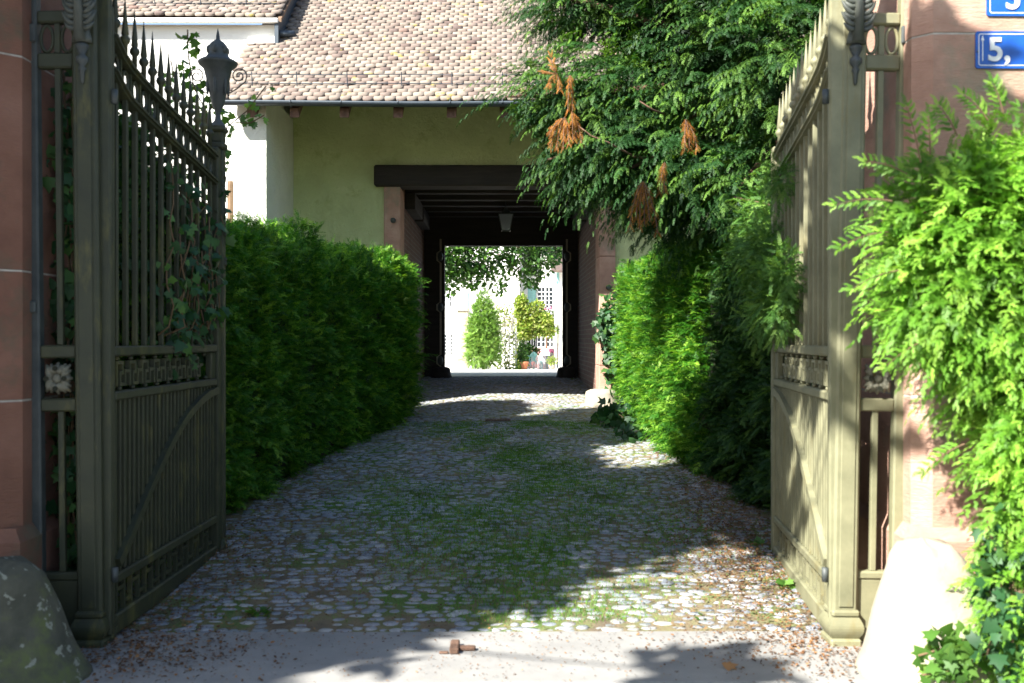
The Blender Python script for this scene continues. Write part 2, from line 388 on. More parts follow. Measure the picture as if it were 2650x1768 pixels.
# cobbles: every stone a low dome
def cobbles():
    n = 8; ang = np.arange(n)*2*np.pi/n + np.pi/8
    sq = np.maximum(abs(np.cos(ang)), abs(np.sin(ang)))**.65
    ring = np.stack([np.cos(ang)/sq, np.sin(ang)/sq], 1)*.5*1.06
    tv = np.concatenate([np.c_[ring, np.full(n, -.6)], np.c_[ring*.97, np.full(n, .35)], np.c_[ring*.74, np.full(n, .85)], [[0, 0, 1.]]])
    tf = []
    for k in range(2):
        for i in range(n): j = (i+1) % n; tf.append([k*n+i, k*n+j, (k+1)*n+j, (k+1)*n+i])
    for i in range(0, n, 2): tf.append([3*n, 2*n+i, 2*n+(i+1) % n, 2*n+(i+2) % n])
    tf = np.array(tf)
    pos = []; sc = []; yaw = []
    y = 5.15
    while y < 21.1:
        h = random.uniform(.052, .076)
        half = 2.3 if y < 7 else 2.1
        x = -half - random.random()*.1
        while x < half:
            wd = random.uniform(.065, .13)
            if random.random() > .03:
                xx = x + wd/2; yy = y + h/2 + .05*math.sin(xx*2.1) + random.uniform(-.012, .012) + .04*math.sin(xx*3.3+y*.7)
                pos.append((xx, max(yy, 5.2), drive_z(xx, yy) - .007 + random.uniform(-.006, .005)))
                sc.append((wd - random.uniform(.002,.014), h - random.uniform(.0,.010), random.uniform(.009, .015))); yaw.append(random.gauss(0, .12))
            x += wd
        y += h
    pos = np.array(pos); sc = np.array(sc); yaw = np.array(yaw); k = len(pos)
    tx = RNG.normal(0, .05, k); ty = RNG.normal(0, .05, k)
    fr = frames(np.c_[np.cos(yaw), np.sin(yaw), tx], np.c_[-tx, ty, np.ones(k)])
    tv2 = np.repeat(tv[None], k, 0) + RNG.normal(0, .035, (k, len(tv), 3))*[1, 1, .6]
    V = np.einsum('kij,knj->kni', fr, tv2*sc[:, None, :]) + pos[:, None, :]
    F = tf[None] + (np.arange(k)*len(tv))[:, None, None]
    o = np_mesh('cobbles', V.reshape(-1, 3), F.reshape(-1, 4), M['cobble'], rnd=np.repeat(RNG.random(k), len(tv)), smooth=True)
    tag(o, 'grey stone setts paving the drive between gate and passage', 'paving', kind='stuff')
cobbles()
def grass():
    q = tpl_from([[(-.08,0,0),(.08,0,0),(.05,.1,.6),(-.03,.12,.6)], [(-.03,.12,.6),(.05,.1,.6),(.01,.3,1),(0,.3,1)]])
    pos = []
    while len(pos) < 110000:
        x = random.gauss(.1, .8); y = 5.3 + 8.3*random.random()**.9
        if abs(x) > 2.2: continue
        d = math.sin(x*3.1+y*1.3)*.5 + math.sin(x*7.7-y*2.9)*.3 + math.sin(y*.9+1)*.4 + .35
        if random.random() > max(.1, d + .3*math.exp(-((x-.3)/.5)**2)): continue
        pos.append((x, y, drive_z(x, y)-.002))
    pos = np.array(pos); k = len(pos); a = RNG.random(k)*6.28
    fr = frames(np.c_[np.cos(a), np.sin(a), np.zeros(k)], np.c_[RNG.normal(0,.35,k), RNG.normal(0,.35,k), np.ones(k)])
    s = RNG.uniform(.012, .03, k)
    V, F, r = inst(q, pos, fr, s)
    tag(np_mesh('grass', V, F, M['grass'], rnd=r), 'short green grass growing in the joints of the setts', 'grass', kind='stuff')
grass()
def litter(name, label, spots, n, s0, s1, mat=None):
    pos = []
    for _ in range(n):
        cx, cy, rx, ry = random.choice(spots); x = random.gauss(cx, rx); y = random.gauss(cy, ry)
        if abs(x) > 2.5 : continue
        z = (drive_z(x, y)+.016) if y > 5.17 else (.014 if y > 4.39 and -2.1 < x < 2.3 else .008)
        pos.append((x, y, z + random.random()*.012))
    pos = np.array(pos); k = len(pos); a = RNG.random(k)*6.28
    fr = frames(np.c_[np.cos(a), np.sin(a), RNG.normal(0,.2,k)], np.c_[RNG.normal(0,.4,k), RNG.normal(0,.4,k), np.ones(k)])
    V, F, r = inst(T_BL, pos, fr, RNG.uniform(s0, s1, k))
    tag(np_mesh(name, V, F, mat or M['litter'], rnd=r), label, 'fallen leaves', kind='stuff')
litter('leaf_litter', 'brown dry leaves and needles gathered along the drive edges and gate posts',
       [(-1.95,5.3,.25,.35),(-1.8,6.5,.2,.8),(-2.0,8.5,.25,1.2),(1.5,5.9,.25,.6),(1.7,7.2,.22,.8),(1.9,8.5,.25,.8),(1.4,6.6,.3,.6),(1.6,6.1,.2,.7),(1.7,7.5,.25,.8),(1.85,8.8,.2,1.2),(1.6,4.9,.35,.25),(1.7,12,.2,2),(-1.75,4.8,.3,.2)], 16000, .01, .026)
litter('pine_needles', 'tiny scattered brown needles and seeds over the setts and slab', [(0,7,1.6,2.2),(0,5.4,1.5,.6),(-1.2,6.2,.7,.5),(-1.0,6.5,.8,.6),(.8,10,1,3),(.9,19.5,.5,.8)], 16000, .007, .016)

# ------------------------------------------------------------------ gate
CUR = ['iron']
def iron(mb, name, parent, mat='iron', smooth=False, label=None):
    if mat == 'iron': mat = CUR[0]
    return mb.build(name, M[mat], parent, smooth, label)
TOPU = [(0,3.12),(.12,3.04),(.25,2.99),(.45,2.955),(.6,2.935),(.97,2.885),(1.4,2.835),(1.75,2.79),(1.8,2.785)]
def ztop(u): return float(np.interp(u, [a for a,_ in TOPU], [b for _,b in TOPU]))
LEN = 1.84
def gate_leaf(label, loc, rz, side, column):
    """local x runs along the leaf from the hinge, local y*side faces the drive"""
    t = thing('gate_leaf', label, 'gate leaf', loc, rz, 'leaves of the entrance gate')
    iron(MB().box(.0, .028, -.035, .035, .02, 3.2, .008).box(.031, .050, -.028, .028, .02, 3.17, .005), 'hinge_stile', t)
    iron(MB().box(LEN-.085, LEN, -.035, .035, .02, 2.83, .008), 'meeting_stile', t)
    for z0, z1 in ((.03,.13),(.285,.335),(1.215,1.262),(1.44,1.492)):
        iron(MB().box(.051, LEN-.086, -.032, .032, z0, z1, .008), 'rail', t)
    for dz, th in ((0, .045), (-.175, .04)):     # the two sweeping top rails
        mb = MB(); us = frange(.051, LEN-.086, 16)
        for a, b in zip(us, us[1:]):
            za, zb = ztop(a)+dz, ztop(b)+dz
            for (w_, t0, t1) in ((.03, 0, th), (.045, th*.35, th*.65)):
                mb.add([(a,-w_,za-t1),(b,-w_,zb-t1),(b,w_,zb-t1),(a,w_,za-t1),(a,-w_,za-t0),(b,-w_,zb-t0),(b,w_,zb-t0),(a,w_,za-t0)],
                       [(0,3,2,1),(4,5,6,7),(0,1,5,4),(2,3,7,6)] + ([(3,0,4,7)] if a == us[0] else []) + ([(1,2,6,5)] if b == us[-1] else []))
        iron(mb, 'sweeping_rail', t)
    n = 13
    for i in range(n):
        u = .12 + i*(LEN-.27)/(n-1); zt = ztop(u)
        mb = MB().box(u-.014, u+.014, -.014, .014, 1.48, zt-.19, .004)
        iron(mb, 'bar', t)
        # ring and bead in the band between the sweeping rails
        mb = MB(); pts = [(u + .036*math.cos(a), 0, zt-.108 + .052*math.sin(a)) for a in frange(0, 2*math.pi, 14)]
        mb.tube(pts, .009, 5, cap=False); mb.box(u+.048, u+.062, -.012, .012, zt-.19, zt-.03)
        iron(mb, 'ring_ornament', t, smooth=False)
        prof = [(.015,0),(.015,.09),(.024,.10),(.029,.114),(.024,.128),(.015,.137),(.020,.145),(.012,.23),(.001,.345)]
        iron(MB().lathe(prof, (u, 0, zt-.005), 8), 'spike', t, smooth=True)
    # reeded lower panel on a thin sheet
    iron(MB().box(.051, LEN-.086, -side*.012-.004, -side*.012+.004, .334, 1.216), 'sheet_panel', t, 'iron_back' if column else 'iron')
    for i in range(27):
        u = .085 + i*(LEN-.21)/26; r = .013 if i % 2 == 0 else .008
        iron(MB().box(u-r, u+r, -.004 if side > 0 else -.018, .018 if side > 0 else .004, .334, 1.216, .004), 'slat', t)
    # curved brace
    mb = MB(); bu = [.06,.19,.42,.73,1.08,1.47,LEN-.086]; bz = [.35,.47,.63,.85,1.04,1.156,1.185]
    def bzf(u): return float(sum(np.interp(u+o, bu, bz) for o in (-.12,-.06,0,.06,.12))/5)
    pts = [(.075 + (LEN-.165)*k/24, bzf(.075 + (LEN-.165)*k/24)) for k in range(25)]
    for (a, za), (b, zb) in zip(pts, pts[1:]):
        d = Vector((b-a, zb-za)).normalized(); nx, nz = -d.y*.024, d.x*.024
        y0, y1 = side*.012, side*.045
        mb.add([(a-nx,y0,za-nz),(b-nx,y0,zb-nz),(b+nx,y0,zb+nz),(a+nx,y0,za+nz),(a-nx,y1,za-nz),(b-nx,y1,zb-nz),(b+nx,y1,zb+nz),(a+nx,y1,za+nz)],
               [(0,3,2,1),(4,5,6,7),(0,1,5,4),(2,3,7,6),(3,0,4,7),(1,2,6,5)])
    iron(mb, 'curved_brace', t)
    # Greek key band
    mb = MB(); pitch = .175; u = .1
    while u + pitch < LEN-.17:
        y0, y1 = -.014, .014; z0, z1 = 1.285, 1.415; b = .017
        mb.box(u, u+b, y0, y1, z0, z1)                                   # upright
        mb.box(u+b, u+.095, y0, y1, z1-b, z1)                            # top
        mb.box(u+.078, u+.095, y0, y1, z1-.07, z1-b)                     # down
        mb.box(u+.045, u+.078, y0, y1, z1-.07, z1-.07+b)                 # back
        mb.box(u+.045, u+.045+b, y0, y1, z0, z1-.07)
        mb.box(u+.045+b, u+.128, y0, y1, z0, z0+b)
        mb.box(u+.111, u+.128, y0, y1, z0+b, z1-.045)
        mb.box(u+.111+b, u+pitch, y0, y1, z1-.062, z1-.045)
        u += pitch
    iron(mb, 'greek_key_band', t)
    for k in range(9):
        u = .135 + k*.178
        iron(MB().ball((u, 0, 1.428), .017, .017, .014, 8, 5), 'stud', t, smooth=True); iron(MB().ball((u+.03, 0, 1.273), .017, .017, .014, 8, 5), 'stud', t, smooth=True)
    iron(MB().box(LEN-.19, LEN-.086, -.02, .02, 1.262, 1.44, .006), 'block_panel', t)
    # fret above the bottom rail
    mb = MB(); u = .1; i = 0
    while u + .1 < LEN-.09:
        mb.box(u, u+.02, -.012, .012, .13, .286)
        if i % 2 == 0: mb.box(u+.02, u+.1, -.012, .012, .235, .255)
        else: mb.box(u+.02, u+.1, -.012, .012, .155, .175)
        u += .1; i += 1
    iron(mb, 'fret', t)
    iron(MB().box(-.040, -.003, -.04, .04, .05, 3.3, .01), 'heel_stile', t)
    for z in (.32, 2.7):
        iron(MB().lathe([(.016,0),(.016,.07)], (-.03, -side*-.058, z), 10), 'hinge', t, 'iron_dark', True)
    if column:
        cx = LEN + .035
        mb = MB().box(cx-.035, cx+.035, -.045, .045, .16, 2.83, .01)
        rr = random.Random(4)
        colm = iron(mb, 'ornate_column', t)
        mb = MB()
        for i in range(60):
            z = 2.02 + i*.0135; a = rr.uniform(0, 6.28)
            mb.ball((cx + .036*math.cos(a), .045*math.sin(a), z), rr.uniform(.012,.022), rr.uniform(.012,.022), rr.uniform(.018,.03), 7, 5)
        iron(mb, 'cast_foliage', colm, smooth=True)
        mb = MB().box(cx-.055, cx+.055, -.055, .055, 2.83, 2.88, .012).box(cx-.042, cx+.042, -.042, .042, 2.88, 2.95, .006).box(cx-.06, cx+.06, -.06, .06, 2.95, 2.985, .012)
        iron(mb, 'capital', colm)
        mb = MB().lathe([(.045,0),(.06,.02),(.07,.06),(.05,.1),(.038,.12)], (cx, 0, .03), 14); iron(mb, 'column_foot', colm, smooth=True)
        prof = [(.055,0),(.05,.015),(.022,.05),(.017,.1),(.026,.125),(.04,.15),(.062,.25),(.083,.35),(.095,.40),(.128,.43),(.135,.445),(.125,.455),(.085,.475),(.064,.505),(.07,.52),(.062,.56),(.042,.585),(.014,.605),(.012,.63),(.001,.685)]
        urn = iron(MB().lathe([(r, z) for r, z in prof], (cx, 0, 2.985), 24), 'urn', t, 'iron_dark', True)
        mb = MB()
        for i in range(6):
            a = i*math.pi/3; mb.ball((cx+.06*math.cos(a), .06*math.sin(a), 3.515), .02, .02, .032, 8, 6)
            mb.ball((cx+.07*math.cos(a), .07*math.sin(a), 3.27), .013, .013, .07, 8, 6)
        iron(mb, 'urn_leaves', urn, 'iron_dark', True)
        for sx in (1, -1):
            pts = []
            for k in range(26):
                a = k/25*4.2*math.pi*.75; r = .055*(1 - k/32)
                pts.append((cx, sx*(.145 + r*math.cos(a)), 3.34 + r*math.sin(a)))
            pts = [(cx, sx*.08, 3.22), (cx, sx*.13, 3.25), (cx, sx*.19, 3.30)] + pts
            iron(MB().tube(pts, .005, 5), 'iron_scroll', urn, 'iron_dark', True)
    return t
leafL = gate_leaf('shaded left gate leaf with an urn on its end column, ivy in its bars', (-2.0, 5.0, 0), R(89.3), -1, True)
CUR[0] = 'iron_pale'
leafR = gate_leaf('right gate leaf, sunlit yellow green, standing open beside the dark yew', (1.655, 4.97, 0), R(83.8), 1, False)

def gate_side(label, post_x, sgn, label2):
    """post with cast ornament plus the narrow fixed panel up to the pier; sgn -1 = panel to the left of the post"""
    t = thing('gate_post_panel', label, 'gate post', (post_x, 4.98, 0), 0, 'fixed side panels of the entrance gate')
    post = iron(MB().box(-.062, .062, -.06, .06, .13, 3.6, .012).box(-.036, .036, -.068, -.06, .2, 3.6, .004), 'post', t)
    base = MB().box(-.078, .078, -.085, .085, .0, .045, .01).box(-.07, .07, -.075, .075, .15, .185, .01)
    for k in range(8):
        a0, a1 = k*math.pi/8, (k+1)*math.pi/8
        r0, r1 = .066+.02*math.sin(a0), .066+.02*math.sin(a1); z0, z1 = .045 + .105*k/8, .045+.105*(k+1)/8
        base.add([(-r0,-r0,z0),(r0,-r0,z0),(r0,r0,z0),(-r0,r0,z0),(-r1,-r1,z1),(r1,-r1,z1),(r1,r1,z1),(-r1,r1,z1)], [(0,1,5,4),(1,2,6,5),(2,3,7,6),(3,0,4,7)])
    iron(base, 'post_base', t)
    # acanthus: overlapping curled fronds and a drop below
    ac = MB(); yf = -.075
    for side in (-1, 1):
        for i in range(9):
            z = 3.08 + i*.055
            for s in range(2):
                pts = []
                for k in range(7):
                    q = k/6; pts.append((side*(.008 + q*(.075 - .012*s)), yf - .018 - .022*math.sin(q*2.6) , z - .08*q + .07*q*q*(1.4 if s else 1.9) - .02*s))
                ac.tube(pts, [.012,.014,.014,.013,.012,.009,.004], 6)
    ac.tube([(0, yf-.03, 2.99), (0, yf-.045, 3.2), (0, yf-.05, 3.58)], [.03,.02,.016], 8)
    pts = [(x, yf-.012) for x in (0,)]
    ac.lathe([(.05,0),(.047,.02),(.028,.09),(.02,.2)], (0, yf, 2.985), 14, 1, .7)
    iron(ac, 'acanthus_ornament', t, 'cast', True)
    iron(MB().lathe([(.001,-.09),(.009,-.08),(.012,-.03),(.02,-.015),(.012,0),(.03,.02),(.03,.04),(.014,.055),(.03,.085),(.034,.1),(.02,.115)], (0, yf, 2.87), 14), 'pendant_drop', t, 'iron_dark', True)
    # panel from post edge to pier
    a, b = .065, .305 if sgn < 0 else .30
    f = lambda u0, u1: (sgn*u0, sgn*u1) if sgn > 0 else (sgn*u1, sgn*u0)
    x0, x1 = f(b-.06, b); iron(MB().box(x0, x1, -.03, .03, .02, 3.6, .008), 'wall_stile', t, 'iron_dark' if sgn < 0 else 'iron')
    for z0, z1 in ((.33,.37),(1.17,1.235),(1.435,1.5),(2.875,2.95),(3.10,3.16)):
        x0, x1 = f(a, b-.06); iron(MB().box(x0, x1, -.028, .028, z0, z1, .008), 'crossbar', t)
    x0, x1 = f(a+.07, a+.10)
    iron(MB().box(x0, x1, -.014, .014, .37, 1.17, .003), 'bar', t); iron(MB().box(x0, x1, -.014, .014, 1.5, 2.875, .003), 'bar', t)
    iron(MB().box(x0, x1, -.014, .014, 2.95, 3.10, .003), 'bar', t)
    x0, x1 = f(a, b-.06); iron(MB().box(x0, x1, -.02, .02, .02, .33, .006), 'plinth_panel', t)
    for cx in (a+.036, a+.14):
        pts = [(sgn*cx + .030*math.cos(q), 0, 3.025 + .066*math.sin(q)) for q in frange(0, 2*math.pi, 18)]
        iron(MB().tube(pts, .009, 6, cap=False), 'oval_ring', t, smooth=True)
    # rosette
    cx = sgn*(a + (b-.06-a)/2); cz = 1.335; rs = MB()
    rs.ball((cx, -.035, cz), .024, .02, .024, 12, 8)
    for k in range(8):
        ang = k*math.pi/4; L = .085 if k % 2 else .07
        for s in (-.26, 0, .26):
            d = Vector((math.cos(ang+s), math.sin(ang+s))); ll = L*(1 if s == 0 else .86)
            rs.tube([(cx+d.x*.024, -.03, cz+d.y*.024), (cx+d.x*ll*.6, -.046, cz+d.y*ll*.6), (cx+d.x*ll*.98, -.02, cz+d.y*ll*1.1)], [.008,.017,.007], 6)
    ros = iron(rs, 'rosette', t, 'rosette_mat' if 'rosette_mat' in M else 'iron', True)
    for k in range(4):
        ang = k*math.pi/2; hol = MB().lathe([(.012,0),(.013,.006)], (0,0,0), 10)
        hol.v = [(cx + .045*math.cos(ang) + x, -.058 - z, cz + .05*math.sin(ang) + y) for x, y, z in hol.v]
        iron(hol, 'rosette_hole', ros, 'core')
    for z in ((3.0,),):
        x0, x1 = f(b-.062, b+.02); iron(MB().box(x0, x1, -.05, -.03, z[0], z[0]+.09, .006), 'wall_bracket', t, 'iron_dark')
    x0, x1 = f(b-.05, b+.02); iron(MB().box(x0, x1, -.05, .05, 1.66, 1.72, .006), 'wall_bracket', t, 'iron_dark')
    return t
M['cast'] = mottled('grey green casting', [(.3,(.04,.048,.042)), (.7,(.085,.092,.075))], 12, .6, 50, .3, .004)
M['rosette_mat'] = mottled('pale flaked casting', [(.3,(.09,.09,.065)), (.6,(.17,.165,.12)), (.8,(.26,.24,.16))], 18, .7, 60, .4, .004, stain=((.3,.2,.05), 12, .6))
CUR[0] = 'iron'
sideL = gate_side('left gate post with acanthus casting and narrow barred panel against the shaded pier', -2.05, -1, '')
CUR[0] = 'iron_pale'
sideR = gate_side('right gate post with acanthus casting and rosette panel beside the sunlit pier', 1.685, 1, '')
sideR.rotation_euler = (0, R(.9), 0); sideL.rotation_euler = (0, R(-.5), 0)

# piers
def pier(label, x0, x1, chamfer_side, joints):
    sm = M['sand_shaded'] if x0 < 0 else M['sand']
    t = thing('gate_pier', label, 'gate pier', ((x0+x1)/2, 5.1, 0), 0, 'stone piers of the entrance gate')
    hx = (x1-x0)/2; c = .075
    zz = [.02] + joints + [4.6]
    for k, (a, b) in enumerate(zip(zz, zz[1:])):
        y0, y1 = -.32, .5
        poly = [(-hx+c, y0), (hx-c, y0), (hx, y0+c), (hx, y1), (-hx, y1), (-hx, y0+c)]
        MB().prism(poly, 2, a+.006, b-.006).build('stone_block', sm, t)
        if k:
            poly2 = [(p*.994, q*.994) for p, q in poly]; MB().prism(poly2, 2, a-.006, a+.004).build('mortar_joint', M['mortar'], t)
    # plinth with sloping top
    e = .045
    mb = MB(); a = [(-hx-e, -.32-e), (hx+e, -.32-e), (hx+e, .5), (-hx-e, .5)]; b = [(-hx-.002, -.322), (hx+.002, -.322), (hx+.002, .5), (-hx-.002, .5)]
    mb.add([(p, q, 0) for p, q in a] + [(p, q, .56) for p, q in a] + [(p, q, .62) for p, q in b], [(0,1,5,4),(1,2,6,5),(2,3,7,6),(3,0,4,7),(4,5,9,8),(5,6,10,9),(6,7,11,10),(7,4,8,11),(8,9,10,11),(3,2,1,0)])
    mb.build('plinth', sm, t)
    return t
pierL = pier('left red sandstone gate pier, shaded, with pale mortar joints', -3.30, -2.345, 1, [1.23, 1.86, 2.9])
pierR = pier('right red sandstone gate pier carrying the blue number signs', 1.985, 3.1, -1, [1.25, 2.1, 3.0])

for x0, x1, lab in ((-14, -3.36, 'plastered garden wall running left from the shaded gate pier'), (3.16, 14, 'plastered garden wall running right from the sunlit gate pier')):
    gwall = thing('garden_wall', lab, 'wall', ((x0+x1)/2, 5.2, 0), 0, 'garden walls beside the gate'); h = (x1-x0)/2
    MB().box(-h, h, -.16, .18, 0, 2.35).build('wall', M['plaster_pale'], gwall)
    MB().box(-h, h, -.22, .24, 2.352, 2.46, .02).build('coping', M['sand'], gwall)
def guard_stone(label, loc, r0, r1, h, mat, seed, group, sy=.85, lean=(0, 0)):
    rr = random.Random(seed); n = 28; prof = []
    for k in range(12):
        q = k/11
        if q < .8: r = r0 + (r1-r0)*(q/.8)**.9; z = h*.86*q/.8
        else: a = (q-.8)/.2*math.pi/2; r = r1*math.cos(a)**.7; z = h*.86 + h*.14*math.sin(a)
        prof.append((max(r, .004), z))
    mb = MB(); mb.lathe(prof, (0,0,0), n, 1, sy)
    ph = [rr.uniform(0, 6.28) for _ in range(6)]
    mb.v = [(x*(1+.03*math.sin(4*z/h*2+ph[0]+math.atan2(y, x)*2)) + lean[0]*z/h, y*(1+.03*math.sin(6*z/h+ph[1]+math.atan2(y, x)*3)) + lean[1]*z/h, z + .01*math.sin(5*math.atan2(y, x)+ph[2])*(z/h)) for x, y, z in mb.v]
    o = mb.build('guard_stone', mat, None, True); o.location = loc
    return tag(o, label, 'guard stone', group)
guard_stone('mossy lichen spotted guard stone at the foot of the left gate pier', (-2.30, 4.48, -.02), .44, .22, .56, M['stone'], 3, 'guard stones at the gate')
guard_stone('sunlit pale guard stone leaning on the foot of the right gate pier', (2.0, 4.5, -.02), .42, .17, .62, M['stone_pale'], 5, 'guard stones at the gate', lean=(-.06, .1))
guard_stone('rounded guard stone at the right corner of the passage mouth', (1.52, 15.72, gz(15.7)-.03), .3, .24, .32, M['stone_pale'], 8, 'guard stones at the passage')
guard_stone('guard stone half hidden by the hedge at the left passage corner', (-1.72, 15.72, gz(15.7)-.03), .28, .22, .34, M['stone_pale'], 9, 'guard stones at the passage')
for x, l in ((-1.32, 'dark quarter round stone at the left of the far passage door'), (1.27, 'dark quarter round stone at the right of the far passage door')):
    guard_stone(l, (x, 20.7, gz(20.7)-.02), .23, .17, .25, M['darkwood'], 4, 'guard stones at the far door')

# street signs
def glyph_mesh(txt, size, parent, loc, mat, name='numeral', depth=.003):
    cu = bpy.data.curves.new('t', 'FONT'); cu.body = txt; cu.size = size; cu.extrude = depth; cu.offset = size*.022
    tmp = bpy.data.objects.new('t', cu); COL.objects.link(tmp); bpy.context.view_layer.update()
    me = bpy.data.meshes.new_from_object(tmp.evaluated_get(bpy.context.evaluated_depsgraph_get())); bpy.data.objects.remove(tmp)
    me.materials.clear(); me.materials.append(mat); me.name = name
    o = bpy.data.objects.new(name, me); COL.objects.link(o); o.parent = parent; o.location = loc; o.rotation_euler = (R(90), 0, 0); return o
def rounded(x0, x1, z0, z1, r, n=5):
    pts = []
    for cx, cz, a0 in ((x1-r, z0+r, -90), (x1-r, z1-r, 0), (x0+r, z1-r, 90), (x0+r, z0+r, 180)):
        for k in range(n+1): a = R(a0 + 90*k/n); pts.append((cx + r*math.cos(a), cz + r*math.sin(a)))
    return pts
def sign(label, x0, z0, wd, ht, txt, tsize, tx, tz, arrow):
    t = thing('house_number_sign', label, 'sign', (x0, 4.775, z0), 0, 'blue enamel number signs')
    MB().prism(rounded(0, wd, 0, ht, .012), 1, -.004, .004).build('plate', M['signblue'], t)
    for (i, wl) in ((.012, .004),):
        o_ = rounded(i, wd-i, i, ht-i, .012); i_ = rounded(i+wl, wd-i-wl, i+wl, ht-i-wl, .009); n = len(o_); mb = MB()
        mb.add([(p, -.006, q) for p, q in o_] + [(p, -.006, q) for p, q in i_], [(k, (k+1) % n, n+(k+1) % n, n+k) for k in range(n)])
        mb.build('border_line', M['signwhite'], t)
    glyph_mesh(txt, tsize, t, (tx, -.007, tz), M['signwhite'])
    if arrow:
        MB().prism([(.030,.035),(.034,.035),(.034,.135),(.040,.133),(.032,.158),(.024,.133),(.030,.135)], 1, -.0075, -.0055).build('arrow', M['signwhite'], t)
    for q in ((.006, ht*.45),): MB().ball((q[0], -.008, q[1]), .005, .004, .005, 8, 5).build('screw', M['iron_dark'], t, True)
    return t
ys = 4.775
sign('blue enamel sign with arrow and white 5, on the right pier', X(2527, ys), Z(176, ys), .30, .178, '5,', .155, .055, .038, True)
sign('blue enamel sign cut by the top of the picture, above the arrow sign', X(2556, ys), Z(40, ys), .28, .19, '3', .16, .085, .035, False)

# ------------------------------------------------------------------ gatehouse
gh = thing('gatehouse', 'plastered gatehouse with clay tile roof and covered carriage passage', 'building', (0, 16, .4))
def G(mb, name, mat, parent=None, smooth=False, label=None):
    o = mb.build(name, M[mat] if isinstance(mat, str) else mat, None, smooth, label)
    par = parent or gh; o.parent = par
    bpy.context.view_layer.update(); o.matrix_parent_inverse = par.matrix_world.inverted(); return o
bpy.context.view_layer.update()
YW = 16.0; OL, OR_ = -1.677, 1.509
EY, EZ, TP = 13.92, 4.86, .80           # eave line, slope
def roofz(y): return EZ + (y-EY)*TP
def grid_wall(x0, x1, z0, z1, y, holes, thick, step=.35):
    mb = MB(); return mb
wall = MB()
wall.box(-3.405, OL-.263, YW, YW+.6, .3, roofz(YW)-.2); wall.box(OR_+.263, 6.5, YW, YW+.6, .3, roofz(YW)-.2)
wall.box(OL-.263, OR_+.263, YW, YW+.6, 4.302, roofz(YW)-.2)
G(wall, 'front_wall', 'plaster')
bt = MB(); n = 12
for k in range(n):   # slightly battered, uneven buttress
    z0, z1 = .3 + 4.75*k/n, .3+4.75*(k+1)/n; f = lambda z: .06*(1-(z-.3)/4.75) + .012*math.sin(z*3.1)
    a, b = f(z0), f(z1)
    bt.add([(-3.80-a,14.2-a,z0),(-3.40+a*.4,14.2-a,z0),(-3.40+a*.4,16,z0),(-3.80-a,16,z0),(-3.80-b,14.2-b,z1),(-3.40+b*.4,14.2-b,z1),(-3.40+b*.4,16,z1),(-3.80-b,16,z1)],
           [(0,1,5,4),(1,2,6,5),(2,3,7,6),(3,0,4,7)] + ([(4,5,6,7)] if k == n-1 else []))
G(bt, 'buttress', 'plaster_pale')
G(MB().prism([(14.16,5.03),(15.99,5.03),(15.99,roofz(15.99)-.09),(14.16,roofz(14.16)-.09)], 0, -3.84, -3.62), 'gable_wall', 'plaster_pale')
lb = MB(); us = frange(-2.09, 1.95, 18); rr = random.Random(3); prev = None
for a, b in zip(us, us[1:]):
    pass
lb.box(-2.09, 1.95, 15.86, 16.32, 3.965, 4.30, .025)
G(lb, 'lintel_beam', 'darkwood')
for x0, x1 in ((OL-.26, OL), (OR_, OR_+.26)):
    zs = [.3, 1.1, 1.95, 2.85, 3.963]
    pl = MB()
    for a, b in zip(zs, zs[1:]): pl.box(x0, x1, 15.93, 16.6, a+.003, b-.003, .008)
    ob = G(pl, 'pilaster', 'sand')
    for z in ((3.42,) if x0 < 0 else (2.35, .92)):
        G(MB().lathe([(.045,0),(.04,.05),(.02,.07)], (0,0,0), 14), 'iron_bolt', 'iron_dark', ob, True).matrix_local = Matrix.Translation(((x0+x1)/2+.02, 15.93, z)) @ Matrix.Rotation(R(90), 4, 'X')
# fix bolt parenting transform (kept in world coordinates)
for o in list(COL.objects):
    if o.name.startswith('iron_bolt'): o.matrix_parent_inverse = o.parent.matrix_world.inverted()
# passage walls (brick), ceiling, beams
G(MB().box(OL-.25, OL-.02, 16.61, 20.95, .3, 4.25), 'brick_wall', 'brick'); G(MB().box(OR_+.02, OR_+.25, 16.61, 20.95, .3, 4.25), 'brick_wall', 'brick')
G(MB().box(OL-.24, OR_+.24, 16.33, 21.2, 4.26, 4.32), 'ceiling_boards', 'darkwood')
for y in (16.9, 17.7, 18.5, 19.3, 20.1): G(MB().box(OL-.018, OR_+.018, y, y+.2, 4.0, 4.258, .01), 'ceiling_beam', 'darkwood')
for x in (-1.1, -.4, .3, 1.0): G(MB().box(x, x+.14, 16.4, 16.89, 4.1, 4.258, .01), 'joist', 'darkwood')
for y in (16.85, 18.6): G(MB().box(OL-.016, OL+.16, y, y+1.5, 3.72, 3.995, .01), 'corbel', 'darkwood'); G(MB().box(OR_-.16, OR_+.016, y, y+1.5, 3.72, 3.995, .01), 'corbel', 'darkwood')
IL, IR = -1.274, 1.217
G(MB().box(OL-.24, IL, 20.955, 21.2, .4, 4.25).box(IR, OR_+.24, 20.955, 21.2, .4, 4.25).box(IL, IR, 20.955, 21.2, 3.49, 4.25), 'door_frame', 'darkwood')
